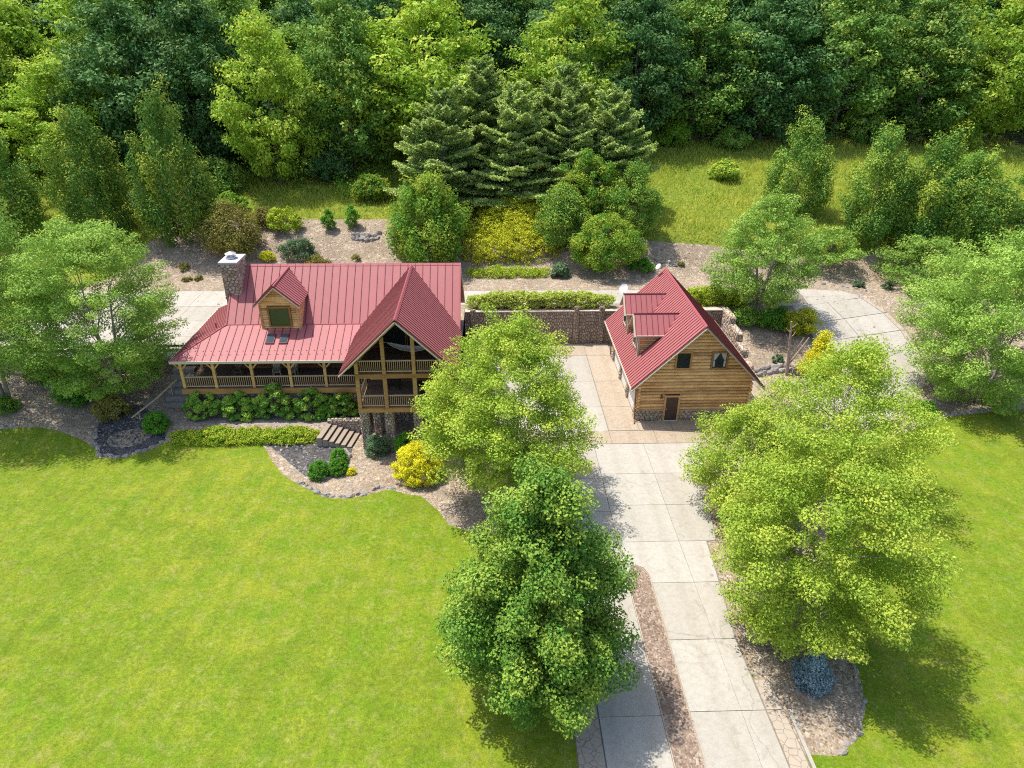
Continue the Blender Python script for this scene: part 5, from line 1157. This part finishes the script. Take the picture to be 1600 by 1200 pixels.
# --- forest
FT = [make_tree('forest', 18.5, 6.8, 1.0, 'egg', 260, 24000, .42, m_, 'bark', sd, flat=.65, cs=.2, trunks=1, r0=.3, lump=.28, inner=.5, limbs=22, upb=.8, shell=.45)
      for m_, sd in (('L_for1', 201), ('L_for1', 202), ('L_for3', 203), ('L_for3', 204), ('L_for2', 205), ('L_for2', 206))]
FT += [make_tree('forest', 19.5, 4.6, 3.5, 'egg', 200, 20000, .40, 'L_for1', 'birch_bark', 207, flat=.7, cs=.24, r0=.26, lump=.35, inner=.5, limbs=26, upb=.8, shell=.45),
       make_tree('forest', 16.0, 7.6, 1.0, 'round', 240, 24000, .44, 'L_for3', 'bark', 208, flat=.6, cs=.18, r0=.3, lump=.35, inner=.6, limbs=30, upb=.8, shell=.45),
       make_tree('forest', 17.0, 6.0, 1.5, 'egg', 200, 20000, .36, 'L_birchdull', 'birch_bark', 209, flat=.6, cs=.2, r0=.24, lump=.35, inner=.5, limbs=26, upb=.8, shell=.45)]
named = [(-26.0,88.6,4,.78,1.04,'slender bright green maple at the forest edge above the bronze shrub'), (-8.0,95.5,5,1.28,1.12,'large bright green maple towering behind the pines'), (10.5,97.5,5,1.05,1.05,'bright green tree right of the big maple at the forest edge'),
  (-63,93,4,1.1,1.05,'yellow-green tree at the upper left corner of the photo'), (-51.5,90,5,.8,.75,'bright tree behind the columnar trees on the left'), (-44,93.5,2,1.1,1.1,'dark tree behind the left columnar trees'), (-35,93,2,1.0,1.1,'dark tree left of the slender bright maple'),
  (-17.5,93.5,1,.9,1.1,'mid-green tree between the two bright maples'), (20,101,3,1.0,1.05,'dark tree at the right of the pine group'), (29,103.5,0,1.05,1.0,'mid-green tree at the back of the meadow clearing'), (39,103.5,3,1.1,1.05,'dark blue-green tree behind the columnar trees'),
  (50,104.5,0,1.05,1.05,'mid-green tree at the forest edge upper right'), (61,103.5,1,1.05,1.0,'forest tree at the right end of the meadow'), (72,103.5,4,1.1,1.05,'soft green tree at the upper right corner of the photo')]
for x, y, k, s, sz, lb in named: plant('forest_tree', FT[k], x, y, lb, 'tree', rz=rnd.random()*6, s=s, sz=sz)
kinds_lab = ['mid-green broadleaf tree massed in the forest on the hillside']*2+['dark broadleaf tree massed in the forest on the hillside']*2+['bright green broadleaf tree massed in the forest on the hillside']*2+['slender tall pale-stemmed tree rising among the hillside forest','spreading low-crowned dark tree among the hillside forest','pale grey-green tree among the hillside forest']
KG = ['mid-green','mid-green','dark','dark','bright green','bright green','slender','spreading dark','pale']
for y, off, sp in ((100.5,0,9.5),(108,4,8.6),(116,1,8.6),(125,5,9),(136,2,9.5)):
    x = -(.80*y+10)+off
    while x < .80*y+10:
        xx = x+rnd.uniform(-1.8,1.8); yy = y+rnd.uniform(-2.2,2.2)
        ok = not any(math.dist((xx, yy), (q[0], q[1])) < 6.2 for q in named)
        if y < 102 and xx > -20: ok = False
        if ok:
            k = rnd.choice([0,1,2,3,2,3,6,7,4,8,6,7,3,1] if abs(xx) < 60 else [0,1,7,4,5,4,8,6])
            s = rnd.uniform(.85, 1.15); plant('forest_tree', FT[k], xx, yy, kinds_lab[k], 'tree', KG[k]+' trees of the hillside forest', rz=rnd.random()*6, s=s, sz=s*rnd.uniform(.9, 1.15))
        x += sp*rnd.uniform(.9, 1.1)
# undergrowth and tall grass nobody could count
def scatter(name, n, xr, yr, keepf, size, leaf, per, mat, seed, hh):
    r_ = np.random.default_rng(seed); x = r_.uniform(*xr, n); y = r_.uniform(*yr, n); k = keepf(x, y, r_); x, y = x[k], y[k]
    s = size*r_.uniform(.5, 1.4, len(x)); C_ = np.stack([x, y, h(x, y)+s*hh], 1)
    V, F_, T = leafy(C_, s, per*len(x), leaf, r_, hh, .5, .5); V = V-np.array([0, 90, 8.])
    o = link(name, np_mesh(name, V, F_, attr=T), M[mat]); o.location = (0, 90, 8.); o['kind'] = 'stuff'; return o
scatter('undergrowth', 1500, (-95, 95), (86, 108), lambda x, y, r: ((y > 101.5+1.5*np.sin(x*.2)) | ((x < -14+3*np.sin(y)) & (y > 88))), 1.5, .3, 34, 'L_for1', 301, .8)
scatter('undergrowth', 700, (-95, 20), (80, 100), lambda x, y, r: ((x < -36) & (y > 83) | (x < 16) & (y > 84) & (x > -20)), 1.2, .26, 34, 'L_vine', 302, .8)
for i, (x, y, r_, hh, m_, lb) in enumerate(((-58,82,3.6,5.0,'L_for1','rounded thicket at the far left of the meadow'),(-46.5,84,3.2,4.2,'L_birchdull','grey-green thicket behind the left columnar trees'),(-38.2,80.5,2.4,4.2,'L_bluegreen','grey-green bush between the two left columnar trees'),
   (-33,86,3.4,4.6,'L_for1','tall bush behind the tall left columnar tree'),(-20,90,3.0,4.0,'L_for3','dark bush at the foot of the slender bright maple'),(-14,84.5,2.6,3.2,'L_vine','bush on the forest edge above the bank, left of the pines'),(-30,80.8,1.8,2.4,'L_weed','leafy bush on the grass right of the tall columnar tree'),
   (19,98,3.6,4.6,'L_for1','bush at the right foot of the pine group by the forest'),(25.5,100.5,3.2,4.0,'L_weed','bright bush at the back of the meadow clearing'),(34,100.5,2.6,3.2,'L_birchdull','pale bush at the forest edge behind the clearing'),(44,101,3.4,4.4,'L_for3','dark bush at the forest edge behind the columnar trees'),
   (54,100.5,3.2,4.2,'L_for1','bush at the forest edge upper right'),(66,100,3.6,4.6,'L_vine','bush at the right end of the forest edge'),(29.5,88,1.9,2.6,'L_for2','bright small bush alone on the meadow clearing'),(61,88,3,3.4,'L_weed','bushy growth on the right meadow'))):
    bush('thicket', x, y, r_, r_*.85, hh, 8000, .27, m_, lb, cat='bush', seed=400+i, ncl=90, kind='egg', lump=.2)
scatter('weeds', 900, (-60, 70), (79, 104), lambda x, y, r: (np.sin(x*.35)+np.sin(y*.5+x*.2)+r.normal(size=len(x))*.5 > .7), .7, .2, 24, 'L_weed', 303, .6)
def loose(name, n, polys, mat, size, seed):
    r_ = np.random.default_rng(seed); Vs = []; Fs = []; cnt = 0
    base = np.array([(1,0,0),(0,1,0),(-1,0,0),(0,-1,0),(0,0,.75),(0,0,-.4)]); f0 = np.array([(0,1,4),(1,2,4),(2,3,4),(3,0,4)])
    for poly in polys:
        p = np.array(poly); m = n//len(polys); P = np.stack([r_.uniform(p[:,0].min(), p[:,0].max(), m), r_.uniform(p[:,1].min(), p[:,1].max(), m)], 1); P = P[in_poly(P, p)]
        k = len(P); s = size*r_.lognormal(0, .45, k); a = r_.random(k)*6.283; B = base[None]*s[:, None, None]*r_.uniform(.6, 1.3, (k, 6, 3))
        X = B[..., 0]*np.cos(a)[:, None]-B[..., 1]*np.sin(a)[:, None]+P[:, :1]; Y = B[..., 0]*np.sin(a)[:, None]+B[..., 1]*np.cos(a)[:, None]+P[:, 1:]
        Z = B[..., 2]+h(P[:, 0], P[:, 1])[:, None]; Vs.append(np.stack([X, Y, Z], 2).reshape(-1, 3)); Fs.append((f0[None]+6*np.arange(k)[:, None, None]).reshape(-1, 3)+cnt); cnt += 6*k
    o = link(name, np_mesh(name, np.concatenate(Vs), np.concatenate(Fs)), M[mat]); o['kind'] = 'stuff'
loose('loose_gravel_stones', 42000, [REG[4][2], REG[5][2], REG[6][2]], 'rock', .055, 501)
loose('loose_slate_chips', 5000, [REG[7][2], REG[8][2]], 'slate_chip', .05, 502)
def grass(name, n, xr, yr, keepf, hgt, seed, mat):
    r_ = np.random.default_rng(seed); x = r_.uniform(*xr, n); y = r_.uniform(*yr, n); k = keepf(x, y, r_); x, y = x[k], y[k]; n = len(x)
    a = r_.random(n)*6.283; L = hgt*r_.uniform(.4, 1.3, n)*(.6+.4*np.sin(x*.5)*np.sin(y*.4)+.2); z = h(x, y); wx, wy = np.cos(a)*.05, np.sin(a)*.05; lx, ly = r_.normal(size=n)*.35*L, r_.normal(size=n)*.35*L
    B = np.stack([x, y, z], 1); V = np.stack([B+np.stack([wx, wy, 0*x], 1), B-np.stack([wx, wy, 0*x], 1), B+np.stack([lx, ly, L], 1)], 1).reshape(-1, 3)-np.array([0, 90, 8.])
    o = link(name, np_mesh(name, V, np.arange(3*n).reshape(-1, 3), attr=np.repeat(r_.random(n), 3)), M[mat]); o.location = (0, 90, 8.); o['kind'] = 'stuff'
def meadow_keep(x, y, r):
    P = np.stack([x, y], 1); return ~in_poly(P, REG[6][2]) & ~((x < -42) & (y < 66))
grass('tall_grass', 120000, (-62, 75), (69, 104), meadow_keep, .55, 311, 'L_grass')
